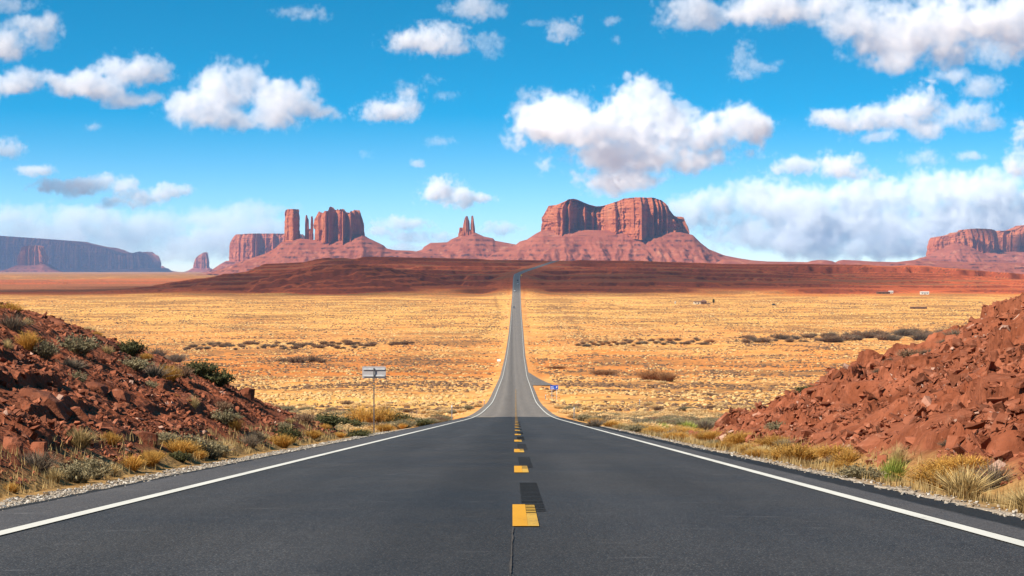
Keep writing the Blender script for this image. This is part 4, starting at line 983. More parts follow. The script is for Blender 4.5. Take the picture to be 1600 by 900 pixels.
talus(b, [(720, 432), (770, 397), (806, 383), (812, 378), (823, 375), (835, 367), (846, 361), (900, 360), (1000, 362), (1060, 364), (1078, 368), (1090, 380), (1103, 390), (1127, 399.5), (1150, 404), (1190, 410), (1260, 430)], 9300, 800, 520, 150, core=150, ter=24, tstr=.55, gul=.30)
# the flat mesa behind the castle butte
b = formation('mesa', 415, 15000, 'flat-topped bluish mesa half hidden behind the lone pillar', 'mesa')
cliff(b, [(359.5, 385), (361, 377), (366, 373.5), (370, 369), (373, 366.8), (384, 366.8), (395, 365.8), (440, 365.5), (476, 366.5), (479, 376)], [(359, 410), (480, 405)], 15000, 240, 160, flute=19, batter=12, sq=4.0, bay=.3)
talus(b, [(310, 432), (338, 421), (350, 413), (359, 408), (420, 404), (480, 404), (560, 420), (640, 434)], 15000, 740, 500, 165, core=200, ter=30)
# the lone small butte
b = formation('butte', 315, 22000, 'small lone butte with a slanting top standing in the haze', 'butte')
cliff(b, [(302, 411), (304, 406), (308, 402), (311, 399), (318, 395.5), (322, 394), (325, 396), (326, 402), (328, 410)], [(300, 419.5), (330, 419.5)], 22000, 82, 170, flute=12, batter=11, sq=2.8)
talus(b, [(286, 427), (297, 422), (302, 419), (328, 419), (334, 422.5), (345, 427)], 22000, 360, 280, 172, core=75, res=11)
# the long blue mesa and the butte before it
b = formation('mesa', 120, 27000, 'long shadowed blue mesa sloping down across the hazy skyline', 'mesa')
cliff(b, [(-190, 372), (-120, 369.5), (-30, 369), (20, 369.8), (60, 372.5), (100, 375.5), (127, 377.5), (131, 380), (136, 383.5), (170, 386.5), (184, 390.5), (190, 395.5), (194, 397.3), (206, 398), (218, 396), (226, 395), (233, 393), (240, 395.5), (247, 400), (249.5, 410)], [(-190, 424), (250, 421)], 27000, 630, 180, flute=39, batter=39, sq=4.0, ledge=1.7, bay=.32)
talus(b, [(-260, 432), (-190, 420), (60, 420), (150, 421), (215, 420), (250, 419), (256, 424), (275, 429)], 27000, 1350, 1050, 182, core=640, res=16, ter=30)
b = formation('butte', 52, 19500, 'shadowed blue butte standing out in front of the long blue mesa', 'butte')
cliff(b, [(29, 398), (33, 390), (38, 386), (46, 384), (60, 383.6), (66, 385), (69, 387), (74, 400)], [(27, 419), (76, 417)], 19500, 128, 186, flute=22, batter=21, sq=2.8, ledge=1.2)
talus(b, [(-20, 430), (15, 421), (30, 415), (74, 413), (86, 421), (110, 430)], 19500, 500, 450, 188, core=128, res=13, ter=30)
b = formation('hill', 258, 29000, 'faint pale cone of a hill in the haze beyond the long mesa', 'hill')
talus(b, [(240, 428), (250, 417.5), (254, 415), (258, 418), (268, 423), (290, 427), (300, 429)], 29000, 520, 400, 189, res=18, ter=40)
# right-hand group
b = formation('mesa', 1560, 11800, 'purple-red mesa with a notched rim running out of the picture past the sunlit bank', 'mesa')
cliff(b, [(1451, 385), (1452.5, 378), (1456, 371.5), (1466, 370), (1482, 367.5), (1490, 363.5), (1501, 362.5), (1504, 359), (1520, 357.5), (1543, 358.5), (1555, 360.5), (1556.5, 366)], [(1451, 402), (1560, 404)], 11800, 160, 190, flute=15, batter=10, sq=3.4, ledge=1.1, bay=.3)
cliff(b, [(1545, 366), (1553, 361), (1573, 361), (1584, 360.5), (1589, 357), (1592, 352.5), (1598, 352), (1604, 355), (1660, 352), (1760, 356), (1800, 372)], [(1545, 402), (1800, 404)], 12050, 190, 192, flute=17, batter=10, sq=3.2, ledge=1.1, bay=.4, name='cliff_wing')
talus(b, [(1370, 432), (1420, 412), (1448, 402), (1520, 397), (1560, 394), (1700, 394), (1800, 400), (1880, 425)], 11800, 720, 560, 195, core=165, ter=28)
b = formation('butte', 1490, 10600, 'low pyramid-shaped red butte with dark ledges standing before the notched mesa', 'butte')
talus(b, [(1330, 431), (1400, 413), (1436, 404.5), (1452, 399), (1462, 392.5), (1474, 388), (1480, 384.5), (1487, 381), (1495, 380.5), (1506, 382.5), (1520, 387.5), (1526, 391), (1540, 398), (1556, 404), (1600, 414), (1680, 431)], 10600, 420, 320, 200, core=15, ter=20, tstr=1.0)
cliff(b, [(1482, 385), (1485, 381.5), (1492, 380), (1503, 381), (1510, 385)], [(1480, 388), (1512, 389)], 10600, 26, 203, name='cap_rock', sq=2.6, flute=4, batter=4, ledge=.5)
b = formation('hill', 1290, 8200, 'line of low rounded red hills on the skyline between the two mesas', 'hill')
talus(b, [(1080, 432), (1130, 404.5), (1165, 406), (1200, 408.5), (1262, 409.5), (1268, 407.5), (1277, 406.2), (1291, 406.5), (1300, 408), (1305, 410), (1311, 407), (1318, 406), (1340, 407), (1362, 408.5), (1400, 409.5), (1430, 406), (1500, 409), (1640, 412), (1720, 431)], 8200, 420, 300, 210, ter=14, tstr=.8, power=1.6)

# ------------------------------------------------------------------ air
def haze():
    bm = bmesh.new(); x0, x1, y0, y1, z0, z1 = -23000, 23000, -400, 31500, -60, 575
    add_box(bm, ((x0+x1)/2, (y0+y1)/2, (z0+z1)/2), (x1-x0, y1-y0, z1-z0))
    m = D.materials.new('thin_haze'); m.use_nodes = True; t = m.node_tree; t.nodes.clear()
    v = t.nodes.new('ShaderNodeVolumePrincipled'); o = t.nodes.new('ShaderNodeOutputMaterial')
    v.inputs['Density'].default_value = 1.9e-5; v.inputs['Color'].default_value = (.32, .55, 1.0, 1); v.inputs['Anisotropy'].default_value = 0.
    t.links.new(v.outputs[0], o.inputs['Volume'])
    ob = bm_obj('haze', bm, m); tag(ob, 'thin bluish haze over the whole desert, thickest before the far mesas', 'haze', kind='stuff')
haze()
# ------------------------------------------------------------------ signs and posts
GALV = plain_mat('galvanised_steel', (.50, .50, .51), .5, .2, .15, 6.); ALU = plain_mat('sign_aluminium', (.36, .34, .35), .6, .1, .08, 3.)
POSTM = plain_mat('post_steel', (.09, .09, .10), .6, .3); POSTG = plain_mat('weathered_post', (.20, .20, .21), .7, .1); BLUE = plain_mat('blue_sign_sheet', (.012, .07, .42), .4); WHT = plain_mat('white_sheet', (.75, .75, .73), .5, 0, .04)
YSG = plain_mat('yellow_sign_sheet', (.62, .38, .02), .45); AMB = plain_mat('amber_reflector', (.7, .3, .03), .3); DARKM = plain_mat('dark_rubber', (.02, .02, .02), .8)
def gz(px, py, d):
    x = (px-800)/F*d; return x, (YH-py)/F*d
def back_sign():
    d = 100.; x, zt0 = gz(584.5, 572.5, d); g = zt(x, d); H = zt0-g; w = 37/F*d; h = 18.5/F*d
    e = empty('road_sign', (x, d, g), label='large rectangular road sign seen from its bare grey back, on one thin post', cat='road sign')
    bm = bmesh.new(); add_box(bm, (0, -.012, H-h/2), (w, .006, h), 0); bmesh.ops.bevel(bm, geom=[q for q in bm.edges if abs(q.verts[0].co.y-q.verts[1].co.y) > .004], offset=.03, segments=3, affect='EDGES'); panel = bm_obj('panel', bm, ALU, e)
    for f in (.78, .22):
        bm = bmesh.new(); add_box(bm, (0, -.035, H-h*(1-f)), (w*.92, .04, .085), .008); add_box(bm, (0, -.052, H-h*(1-f)-.03), (w*.92, .03, .015)); bm_obj('rib', bm, GALV, panel)
    bm = bmesh.new(); add_box(bm, (0, -.09, (H-.05)/2-.2), (.06, .045, H+.3), .006); bm_obj('post', bm, POSTM, e)
    bm = bmesh.new(); add_box(bm, (0, -.118, H-h-.28), (.055, .006, .06)); bm_obj('reflector', bm, AMB, e)
back_sign()
def small_back_sign():
    d = 740.; x, z1 = gz(779.5, 561.5, d); g = zt(x, d); H = max(2.0, z1-g); 
    e = empty('road_sign', (x, d, g), label='tiny far-off sign back standing at the road edge out on the plain', cat='road sign')
    bm = bmesh.new(); add_box(bm, (0, 0, H-.45), (1.4, .02, .85), .004); bm_obj('panel', bm, WHT, e)
    bm = bmesh.new(); add_box(bm, (0, .05, H/2-.1), (.09, .06, H), .004); bm_obj('post', bm, GALV, e)
small_back_sign()
def blue_sign():
    d = 357.; x, z1 = gz(866, 602, d); g = zt(x, d); H = z1-g; w = 12.4/F*d; h = 6.4/F*d
    e = empty('road_sign', (x, d, g), label='small blue information sign with white lettering and an arrow by the turnout', cat='road sign')
    bm = bmesh.new(); add_box(bm, (0, 0, H-h/2), (w, .02, h), .004); panel = bm_obj('panel', bm, BLUE, e)
    # two short lines of unreadable lettering and an arrow pointing up to the turnout
    bm = bmesh.new()
    for (xx, zz, ww) in ((-.52, .62, .07), (-.42, .62, .07), (-.30, .62, .05), (-.20, .62, .08), (-.52, .28, .08), (-.40, .28, .07), (-.29, .28, .07), (-.17, .28, .08), (-.06, .28, .06)):
        add_box(bm, (xx*w/1.4, -.0125, H-h+zz*h), (ww, .004, h*.19))
    bm_obj('lettering', bm, WHT, panel)
    bm = bmesh.new()
    add_cyl(bm, (w*.22, -.013, H-h*.72), (w*.34, -.013, H-h*.42), .05, .05, 8)
    vs_ = [bm.verts.new((w*.22+a, -.014, H-h*.5+b)) for a, b in ((.02, .14), (.24, .20), (.22, -.05))]; bm.faces.new(vs_)
    bm_obj('arrow', bm, WHT, panel)
    for sx in (-.3, .3):
        bm = bmesh.new(); add_box(bm, (sx*w, .045, H/2-.2), (.07, .06, H+.2), .004); bm_obj('post', bm, GALV, e)
blue_sign()
def warning_sign():
    d = 2440.; x, z1 = gz(814.6, 429, d); g = zt(x, d); H = max(3.2, z1-g)
    e = empty('road_sign', (x, d, g), label='tiny yellow warning sign beside the highway where it enters the dark plateau', cat='road sign')
    bm = bmesh.new(); add_box(bm, (0, 0, 0), (1.5, .03, 1.5), .01)
    for v in bm.verts: v.co = Vector(((v.co.x-v.co.z)*.7071, v.co.y, (v.co.x+v.co.z)*.7071+H-1.0))
    bm_obj('panel', bm, YSG, e); bm = bmesh.new(); add_box(bm, (0, .06, H/2-.2), (.1, .08, H), .004); bm_obj('post', bm, GALV, e)
warning_sign()
def delineator(px, top, d, label, w=.09):
    x, z1 = gz(px, top, d); g = zt(x, d); H = z1-g; H = max(H, .9)
    e = empty('delineator_post', (x, d, g), label=label, cat='marker post', group=None)
    bm = bmesh.new(); add_box(bm, (0, 0, H/2-.15), (w, .02, H+.3), .004); add_box(bm, (-w*.4, .018, H/2-.15), (.012, .03, H+.3)); add_box(bm, (w*.4, .018, H/2-.15), (.012, .03, H+.3)); bm_obj('post', bm, POSTG, e)
    bm = bmesh.new(); add_box(bm, (0, -.014, H-.12), (w*.85, .008, .16), .002); bm_obj('reflector', bm, WHT, e)
delineator(706, 632.5, 153., 'thin grey marker post at the gravel shoulder side where the asphalt changes')
delineator(897, 636, 172., 'thin grey marker post at the opposite verge, near the dark brown bush')
delineator(756.5, 624, 300., 'farther pale marker post on the sign side of the road', .13)
delineator(852.5, 630, 357., 'farther pale marker post below the blue sign', .13)
delineator(999.5, 624, 330., 'lone white stake out on the sandy plain', .14)

# ------------------------------------------------------------------ cars far down the road
GLASS = plain_mat('dark_car_glass', (.02, .025, .03), .15); LAMP = plain_mat('lamp_glass', (.8, .8, .78), .2); TAIL = plain_mat('tail_lamp', (.4, .02, .02), .3); RIM = plain_mat('wheel_rim', (.4, .4, .42), .4, .7)
def car(x, d, z, paintc, rot, label, suv=False):
    pm = plain_mat('car_paint', paintc, .3, .2, .03)
    e = empty('car', (x, d, z), rot, label, 'car')
    L, Wd, h1, h2 = (4.7, 1.9, .95, 1.75) if suv else (4.6, 1.82, .82, 1.42)
    # body: a lofted side outline
    out = [(-L/2, .35), (-L/2, h1*.9), (-L*.46, h1), (-L*.2, h1+.08), (L*.46, h1+.03), (L/2, h1*.85), (L/2, .35), (L*.38, .28), (-L*.38, .28)]
    bm = bmesh.new(); A = [bm.verts.new((-Wd/2, y, q)) for y, q in out]; B = [bm.verts.new((Wd/2, y, q)) for y, q in out]
    n = len(out); bm.faces.new(A); bm.faces.new(B[::-1])
    for i in range(n): bm.faces.new((A[i], B[i], B[(i+1) % n], A[(i+1) % n]))
    bmesh.ops.bevel(bm, geom=[q for q in bm.edges if abs(q.verts[0].co.x-q.verts[1].co.x) < .01], offset=.09, segments=2, affect='EDGES')
    body = bm_obj('body', bm, pm, e, True)
    cab = [(-L*.24, h1+.03), (-L*.06, h2-.03), (L*.22, h2), (L*(.47 if suv else .40), h1+.02)]
    bm = bmesh.new(); A = [bm.verts.new((-Wd*.47*(1 if q < h2-.1 else .84), y, q)) for y, q in cab]; B = [bm.verts.new((Wd*.47*(1 if q < h2-.1 else .84), y, q)) for y, q in cab]
    bm.faces.new(A); bm.faces.new(B[::-1])
    for i in range(4): bm.faces.new((A[i], B[i], B[(i+1) % 4], A[(i+1) % 4]))
    bm_obj('windows', bm, GLASS, e)
    bm = bmesh.new(); add_box(bm, (0, L*.08, h2+.005), (Wd*.78, L*.28, .04), .015); bm_obj('roof', bm, pm, e)
    for sx in (-1, 1):
        for yy in (-L*.31, L*.30):
            bm = bmesh.new(); add_cyl(bm, (sx*Wd*.39, yy, .33), (sx*Wd*.51, yy, .33), .33, n=18); w = bm_obj('wheel', bm, DARKM, e)
            bm = bmesh.new(); add_cyl(bm, (sx*Wd*.50, yy, .33), (sx*Wd*.515, yy, .33), .2, n=14); bm_obj('rim', bm, RIM, w)
        bm = bmesh.new(); add_box(bm, (sx*Wd*.36, -L/2-.002, h1*.75), (.36, .04, .16), .01); bm_obj('headlight', bm, LAMP, e)
        bm = bmesh.new(); add_box(bm, (sx*Wd*.38, L/2+.002, h1*.75), (.3, .04, .18), .01); bm_obj('tail_light', bm, TAIL, e)
def on_road(px, py):
    d = np.linspace(900, 2560, 3000); i = np.argmin(np.abs(YH-F*(prof(d)+.05)/d-py)); d = float(d[i]); return (px-800)/F*d, d, float(prof(d))+.05-.012*abs((px-800)/F*d-float(road_x(d)))-.005
for (px, py, c, rot, lab, suv) in (
 (803.2, 481.5, (.03, .035, .045), 0, 'dark car coming toward us on the sunlit straight of the far highway', False),
 (804.4, 455.2, (.72, .72, .72), 0, 'white car coming toward us where the cloud shadow starts on the road', True),
 (809.2, 444.0, (.62, .64, .68), math.pi, 'pale car driving away up the shaded part of the road', True),
 (808.9, 438.8, (.02, .02, .025), math.pi, 'dark car driving away, topmost on the shaded part of the road', False)):
    x, d, z = on_road(px, py); car(x, d, z, c, rot, lab, suv)
def parked(px, py, c, rot, label, suv=True):
    x, d, z = hit(px, py, 300); car(x, d, z, c, rot, label, suv)
parked(1209.5, 477.5, (.02, .018, .018), 1.4, 'dark vehicle parked alone out on the golden plain past the farmhouse')

# ------------------------------------------------------------------ far homestead
WALLC = plain_mat('pale_plaster', (.52, .42, .30), .9, 0, .1, .6); WALLB = plain_mat('brown_boards', (.13, .065, .04), .9, 0, .15, .6); ROOFM = plain_mat('brown_roofing', (.16, .08, .055), .8, 0, .15, .6); WALLW = plain_mat('white_siding', (.55, .52, .46), .8, 0, .05, .6); DOORM = plain_mat('dark_door', (.06, .04, .03), .7)
def house(px, py, w, dep, h, wall, roofm, label, rh=1.2, rot=.0, cat='house', hip=False):
    x, d, z = hit(px, py, 300); e = empty('house', (x, d, z-.1), rot, label, cat)
    bm = bmesh.new(); add_box(bm, (0, 0, h/2), (w, dep, h)); wl = bm_obj('wall', bm, wall, e)
    bm = bmesh.new(); o = .35; ins = w*.25 if hip else 0
    P = [(-w/2-o, -dep/2-o, h), (w/2+o, -dep/2-o, h), (w/2+o, dep/2+o, h), (-w/2-o, dep/2+o, h), (-w/2-o+ins, 0, h+rh), (w/2+o-ins, 0, h+rh)]
    P = [bm.verts.new((a, b, c+.004)) for a, b, c in P]
    for f in ((0, 1, 5, 4), (2, 3, 4, 5), (1, 2, 5), (3, 0, 4), (3, 2, 1, 0)): bm.faces.new([P[i] for i in f])
    bm_obj('roof', bm, roofm, e)
    for wx in (-.3, .28):
        bm = bmesh.new(); add_box(bm, (wx*w, -dep/2-.01, h*.58), (w*.12, .06, h*.34)); bm_obj('window', bm, GLASS, e)
    bm = bmesh.new(); add_box(bm, (0, -dep/2-.01, h*.37), (w*.1, .06, h*.72)); bm_obj('door', bm, DOORM, e)
house(1091, 475.2, 8.5, 6, 2.5, WALLC, ROOFM, 'low pale farmhouse far out on the golden plain', .5)
house(1099.5, 475.4, 5.2, 6, 2.6, WALLB, ROOFM, 'brown hip-roofed annex at the end of the pale farmhouse', 1.4, hip=True)
house(1107.5, 475.6, 3.0, 2.2, .9, WALLB, ROOFM, 'tiny brown shed between the farmhouse and the dark tree', .3, cat='shed')
house(1055, 474.5, 1.0, 1.0, 1.6, WALLW, WALLW, 'tiny white outhouse standing apart before the farmhouse', .3, cat='outhouse')
house(1380, 459.2, 14, 7, 2.0, WALLB, ROOFM, 'long low dark shed below the red bluffs', .5, cat='shed')
house(1392, 458.6, 4.5, 4, 2.4, WALLW, WALLW, 'small bright white house right of the long dark shed', .8)
house(1444.5, 460, 9, 5, 2.4, WALLW, WALLW, 'larger white house in the blowing dust below the red bluffs', .8)
house(1435, 482.6, 14, 5, 1.4, WALLB, ROOFM, 'low dark ruin lying alone on the golden plain behind the sunlit bank', .5, cat='ruin')
def dark_tree():
    x, d, z = hit(1115, 475.6, 300); e = empty('tree', (x, d, z), label='narrow dark tree standing beside the far farmhouse', cat='tree')
    bm = bmesh.new(); add_cyl(bm, (0, 0, -.2), (0, 0, 3.), .22, .1, 8); add_cyl(bm, (0, 0, 1.6), (.5, .1, 2.6), .08, .04, 6); bm_obj('trunk', bm, WALLB, e)
    r = np.random.RandomState(5); n = 900; c = r.normal(size=(n, 3)); c /= np.linalg.norm(c, axis=1)[:, None]; c *= (r.rand(n)**.4)[:, None]*np.array([1.0, 1.0, 1.75]); c[:, 2] += 3.2
    a = r.normal(size=(n, 3))*.22; b2 = r.normal(size=(n, 3))*.22
    V = np.stack([c, c+a, c+b2], 1).reshape(-1, 3); t = np.repeat(r.rand(n), 3)
    mesh_np('crown', V, np.arange(3*n).reshape(-1, 3), DARK, parent=e, attrs={'tone': np.stack([t, t*0, t, t*0+1], -1)})
dark_tree()
# ------------------------------------------------------------------ clouds
def volume_material(name, dens, g=-0.25, col=(1,1,1)):
    m = D.materials.new(name); m.use_nodes = True; t = m.node_tree; t.nodes.clear()
    v = t.nodes.new('ShaderNodeVolumePrincipled'); o = t.nodes.new('ShaderNodeOutputMaterial')
    v.inputs['Density'].default_value = dens; v.inputs['Anisotropy'].default_value = g
    v.inputs['Color'].default_value = (*col, 1); v.inputs['Density Attribute'].default_value = 'density'
    t.links.new(v.outputs[0], o.inputs['Volume'])
    return m
SHADE = .33
CLOUD = volume_material('cloud_vapour', 0.0095, -.2, (.955, .97, 1.))
def make_cloud(puffs, dist, label, depth=0.5, seed=0, vox=None, **kw):
    """puffs: photo pixel ellipses (cx, cy, rx, ry); built as a real volume at its own distance"""
    rnd = random.Random(seed)
    k = dist / F
    cx = (min(p[0]-p[2] for p in puffs)+max(p[0]+p[2] for p in puffs))/2; cyy = sum(p[1] for p in puffs)/len(puffs)
    c0 = Vector(((cx-800)*k, dist, (YH-cyy)*k))
    pl = []
    for (px, py, rx, ry) in puffs:
        rd = max(min(rx, ry*2.2), ry) * depth
        pl.append(((px-cx)*k, rnd.uniform(-.35, .35)*rd*k, (cyy-py)*k, rx*k*1.36, rd*k*1.3, ry*k*1.36))
    return cloud_volume(pl, c0, label, k, seed, (vox or 2.0)*k, **kw)
def cloud_volume(pl, c0, label, k, seed, vs_, rough=0.95, scale=1.0, dens=1.0, group=None):
    m = 1.05
    lo = [min(p[a]-p[a+3]*m for p in pl) for a in range(3)]; hi = [max(p[a]+p[a+3]*m for p in pl) for a in range(3)]
    res = [max(12, min(260, int((hi[a]-lo[a])/vs_))) for a in range(3)]
    res[1] = max(10, min(res[1], 110))
    g = D.node_groups.new('cloud_shape', 'GeometryNodeTree')
    g.interface.new_socket('Geometry', in_out='INPUT', socket_type='NodeSocketGeometry')
    g.interface.new_socket('Geometry', in_out='OUTPUT', socket_type='NodeSocketGeometry')
    N, L = g.nodes, g.links
    def math_(op, a, b=None, c=None):
        n = N.new('ShaderNodeMath'); n.operation = op
        for i, q in enumerate((a, b, c)):
            if q is None: continue
            if hasattr(q, 'is_output'): L.new(q, n.inputs[i])
            else: n.inputs[i].default_value = q
        return n.outputs[0]
    def vmath(op, a, b):
        n = N.new('ShaderNodeVectorMath'); n.operation = op
        for i, q in enumerate((a, b)):
            if hasattr(q, 'is_output'): L.new(q, n.inputs[i])
            else: n.inputs[i].default_value = q
        return n
    pos = N.new('GeometryNodeInputPosition').outputs[0]
    size = 60.0 * k * scale
    def fbm(s, det, rough_, off):
        a = vmath('MULTIPLY', pos, (1/(size*s),)*3).outputs[0]
        a = vmath('ADD', a, (seed*7.31+off, seed*3.17, off)).outputs[0]
        n = N.new('ShaderNodeTexNoise'); n.inputs['Scale'].default_value = 1.0; n.inputs['Detail'].default_value = det
        n.inputs['Roughness'].default_value = rough_
        L.new(a, n.inputs['Vector']); return n
    # domain warp, then the union of the puffs
    w = fbm(1.3, 3, .55, 11.0).outputs['Color']
    w = vmath('SUBTRACT', w, (.5, .5, .5)).outputs[0]
    w = vmath('MULTIPLY', w, (size*.9,)*3).outputs[0]
    wp = vmath('ADD', pos, w).outputs[0]
    f = None
    for (x, y, z, rx, ry, rz) in pl:
        q = vmath('SUBTRACT', wp, (x, y, z)).outputs[0]
        q = vmath('DIVIDE', q, (rx, ry, rz)).outputs[0]
        q = vmath('LENGTH', q, (0, 0, 0)).outputs['Value']
        e = math_('SUBTRACT', 1.0, q)
        f = e if f is None else math_('SMOOTH_MAX', f, e, 0.25)
    n1 = fbm(.75, 6, .62, 3.0).outputs[0]
    n1 = math_('SUBTRACT', n1, .47)
    n1 = math_('MULTIPLY', n1, 2.0*rough)
    n2 = math_('MULTIPLY', math_('SUBTRACT', fbm(.22, 4, .6, 23.0).outputs[0], .48), 1.25*rough)
    f = math_('SUBTRACT', math_('SUBTRACT', f, n1), n2)
    f = math_('SUBTRACT', f, .12)
    f = math_('MULTIPLY', f, 2.5)
    f = math_('MAXIMUM', math_('MINIMUM', f, 1.0), 0.0)
    f = math_('MULTIPLY', f, dens)
    vc = N.new('GeometryNodeVolumeCube'); L.new(f, vc.inputs['Density'])
    vc.inputs['Min'].default_value = lo; vc.inputs['Max'].default_value = hi
    for a, nm in enumerate(('Resolution X', 'Resolution Y', 'Resolution Z')): vc.inputs[nm].default_value = res[a]
    sm = N.new('GeometryNodeSetMaterial'); sm.inputs['Material'].default_value = CLOUD
    L.new(vc.outputs[0], sm.inputs[0])
    go = N.new('NodeGroupOutput'); L.new(sm.outputs[0], go.inputs[0])
    me = D.volumes.new('cloud'); me.materials.append(CLOUD)
    o = D.objects.new('cloud', me); COL.objects.link(o); o.location = c0
    md = o.modifiers.new('cloud_shape', 'NODES'); md.node_group = g
    tag(o, label, 'cloud', group)
    return o
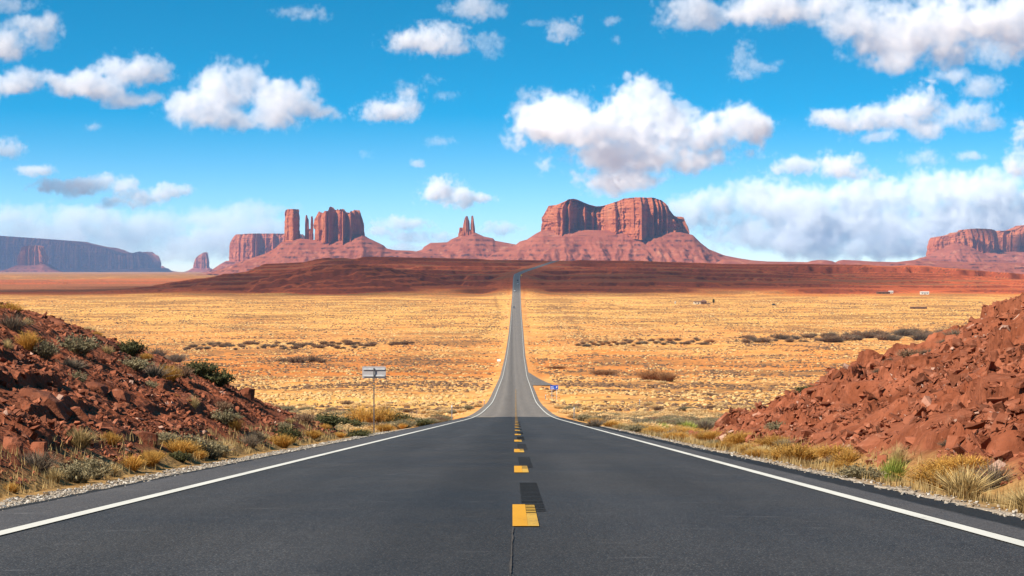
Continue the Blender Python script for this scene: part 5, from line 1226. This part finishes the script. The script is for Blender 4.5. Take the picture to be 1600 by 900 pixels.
CLOUDS = [
 (14000, 'big bright puffy cloud with a flat base above the castle-like butte', [(315,165,50,30),(345,140,48,38),(375,135,40,36),(440,160,58,36),(400,178,100,20),(470,172,36,22),(505,180,20,12),(280,160,34,16)], dict()),
 (15000, 'long ragged cloud streak joining the big bright puffy cloud', [(20,130,44,18),(80,126,50,16),(140,130,52,20),(190,112,40,26),(230,108,40,22),(205,152,52,12),(165,140,40,16)], dict(scale=.8, rough=.95)),
 (11000, 'bright rounded cloud cut by the picture edge over the long streak', [(15,62,42,28),(55,42,34,26),(-10,75,50,22),(70,62,18,16)], dict(scale=.8)),
 (10500, 'faint grey cloud scrap at the very top corner over the rounded cloud', [(0,6,55,13)], dict(scale=.5, rough=1.1, dens=.6)),
 (11000, 'small wispy cloud alone in the blue above the big bright puffy cloud', [(468,20,38,10),(500,20,14,13),(450,16,20,8)], dict(scale=.4, rough=1.1, dens=.6)),
 (13000, 'flat-based fluffy cloud right of the middle blue gap', [(665,62,58,22),(700,60,34,22),(635,58,30,13)], dict(scale=.6)),
 (12800, 'ragged scrap trailing beside the flat-based fluffy cloud', [(765,72,22,18),(752,62,14,10)], dict(scale=.4, rough=1.1, dens=.5)),
 (11000, 'torn cloud at the top edge over the flat-based fluffy cloud', [(695,12,12,13),(738,12,40,18),(750,22,20,14),(785,18,9,7)], dict(scale=.5, rough=1.15, dens=.6)),
 (16500, 'small bright cloud between the castle-like butte and the twin spires', [(608,172,46,17),(628,165,28,20),(580,182,24,8)], dict(scale=.5)),
 (16000, 'thin smoky wisp rising from the small bright cloud', [(640,140,22,14),(672,124,18,6),(702,150,22,8)], dict(scale=.4, rough=1.2, dens=.35)),
 (12500, 'little bright torn cloud above the broad mesa, high up', [(880,50,24,15),(900,38,10,14),(862,60,12,8)], dict(scale=.4, rough=1.05, dens=.8)),
 (12500, 'tiny cloud puff after the little torn cloud', [(955,32,15,8)], dict(scale=.3, rough=1., dens=.6)),
 (12400, 'tiniest cloud scrap under the tiny cloud puff', [(962,63,9,7)], dict(scale=.25, rough=1., dens=.5)),
 (12600, 'thin scrap before the little torn cloud', [(838,36,20,6)], dict(scale=.25, rough=1.2, dens=.35)),
 (19000, 'large heaped cloud directly above the broad twin-humped mesa', [(860,195,62,40),(905,185,50,40),(1000,175,52,48),(955,200,80,38),(1040,200,50,40),(1150,205,58,30),(1180,195,32,22),(1000,245,130,26),(960,280,70,20),(1110,245,70,18),(1095,212,56,26),(840,190,40,34)], dict(scale=1.0)),
 (18500, 'smoky wisp curling off the heaped cloud top', [(832,150,24,12),(815,165,16,9)], dict(scale=.4, rough=1.2, dens=.4)),
 (10500, 'cloud hanging from the top edge before the largest cloud mass', [(1085,12,50,34),(1110,30,24,22),(1200,12,80,28),(1250,20,44,22),(1060,5,30,16)], dict(scale=.8)),
 (11000, 'largest cloud mass filling the upper corner of the sky', [(1330,38,50,32),(1400,50,70,42),(1470,40,80,48),(1550,30,80,40),(1395,92,44,24),(1320,12,60,22),(1480,85,40,20),(1600,40,50,40)], dict(scale=1.)),
 (13500, 'ragged thin cloud shaped like a bent feather', [(1160,88,16,24),(1185,104,40,10),(1165,116,22,10),(1215,98,18,5)], dict(scale=.4, rough=1.15, dens=.5)),
 (16500, 'heaped cloud with a grey tail over the notched mesa side', [(1315,185,44,20),(1360,180,40,22),(1430,166,46,28),(1400,192,70,18),(1375,214,34,11),(1445,195,40,16)], dict(scale=.7)),
 (17000, 'thin grey tail of the heaped cloud', [(1505,180,48,20),(1545,190,24,16)], dict(scale=.6, rough=1.1, dens=.5)),
 (13500, 'soft grey cloud between the largest mass and the heaped cloud', [(1485,120,34,13),(1532,134,34,17)], dict(scale=.6, rough=1.05, dens=.6)),
 (12500, 'flat grey cloud scrap under the largest mass at the picture edge', [(1560,82,42,19)], dict(scale=.6, rough=1.05, dens=.5)),
 (24000, 'flat pale cloud over the horizon bank', [(1245,262,44,15),(1310,258,44,20),(1335,272,34,12)], dict(scale=.6, rough=1.05, dens=.7)),
 (23000, 'faint smoky patch beyond the flat pale cloud', [(1440,248,28,14)], dict(scale=.4, rough=1.2, dens=.3)),
 (23000, 'little lens of cloud near the smoky patch', [(1518,243,24,8)], dict(scale=.3, rough=1., dens=.6)),
 (22000, 'tall bright cloud side entering at the picture edge over the horizon bank', [(1592,255,24,28),(1598,205,14,22)], dict(scale=.5)),
 (46000, 'long heaped cloud bank along the horizon behind the notched mesa', [(1085,330,44,26),(1130,318,46,28),(1190,305,60,26),(1240,330,90,40),(1330,318,70,34),(1400,310,70,34),(1475,300,70,32),(1550,300,70,36),(1330,355,230,36),(1540,350,130,44),(1230,375,150,24),(1420,388,190,20)], dict(scale=.8, rough=.8, dens=.5, depth=.38, vox=2.4)),
 (30000, 'bright small heaped cloud over the saddle beside the twin spires', [(690,300,34,20),(712,304,32,18),(745,311,28,10),(680,308,22,14)], dict(scale=.5)),
 (26000, 'long bright layered cloud above the long blue mesa', [(105,293,52,14),(150,288,46,14),(190,290,26,11),(225,305,44,13),(265,300,34,12),(190,318,46,8)], dict(scale=.6)),
 (21000, 'grey cloud scrap at the picture edge over the layered cloud', [(8,232,28,14)], dict(scale=.4, dens=.7)),
 (22000, 'small flat bright cloud between the scrap and the layered cloud', [(58,267,32,9)], dict(scale=.35)),
 (19000, 'tiny faint cloud under the ragged streak', [(143,198,14,8)], dict(scale=.3, rough=1.1, dens=.5)),
 (47000, 'pale veil-like cloud bank low over the long blue mesa', [(40,340,80,18),(130,345,90,22),(230,350,90,20),(330,340,60,20),(390,335,50,18),(400,358,60,30),(120,372,220,30),(330,380,120,30),(200,400,260,16)], dict(scale=.9, rough=.8, dens=.22, vox=2.4)),
 (40000, 'thin layered cloud between the castle-like butte and the twin spires', [(628,350,44,11),(600,362,30,9),(645,372,44,10),(640,390,60,9)], dict(scale=.5, rough=1.05, dens=.55)),
 (40000, 'thin low cloud just beside the twin spires', [(785,357,34,9),(700,372,30,9)], dict(scale=.4, rough=1.05, dens=.5)),
 (22000, 'tiny flat cloud alone over the small heaped cloud', [(651,254,14,7)], dict(scale=.3, dens=.8)),
 (20500, 'faint torn scrap above the tiny flat cloud', [(686,221,24,8),(570,240,10,8)], dict(scale=.3, rough=1.2, dens=.3)),
]
for i, (dist, lab, puffs, kw) in enumerate(CLOUDS): make_cloud(puffs, dist, lab, seed=i+1, **kw)
def shade_cloud(puffs, alt, thick, label, seed, k, dens, rough=.25):
    """a cloud outside the picture whose shadow falls on the given ground ellipses (x, d, rx, rd)"""
    sx, sy = SUN.x/SUN.z*alt, SUN.y/SUN.z*alt
    cx = sum(p[0] for p in puffs)/len(puffs); cd = sum(p[1] for p in puffs)/len(puffs)
    pl = [(p[0]-cx, p[1]-cd, 0., p[2], p[3], thick) for p in puffs]
    return cloud_volume(pl, Vector((cx+sx, cd+sy, alt)), label, k, seed, 8*k, rough=rough, dens=dens)
shade_cloud([(-640,2440,250,440),(-480,2460,300,500),(-300,2480,320,520),(-120,2500,340,540),(60,2520,340,540),(230,2560,330,560),(350,2700,220,640),(-40,2340,300,350),(140,2330,260,330),(-220,2330,260,330),(0,3250,800,620),(-420,3150,420,560)], 1500, 260, 'broad cloud overhead that shades the dark plateau', 91, 3., SHADE)
shade_cloud([(-7800,25500,1950,2850),(-6000,25800,2100,2850),(-5100,25350,1050,2250),(-4900,20600,800,1900)], 4600, 500, 'broad cloud that shades the long blue mesa', 92, 12., SHADE*.9)
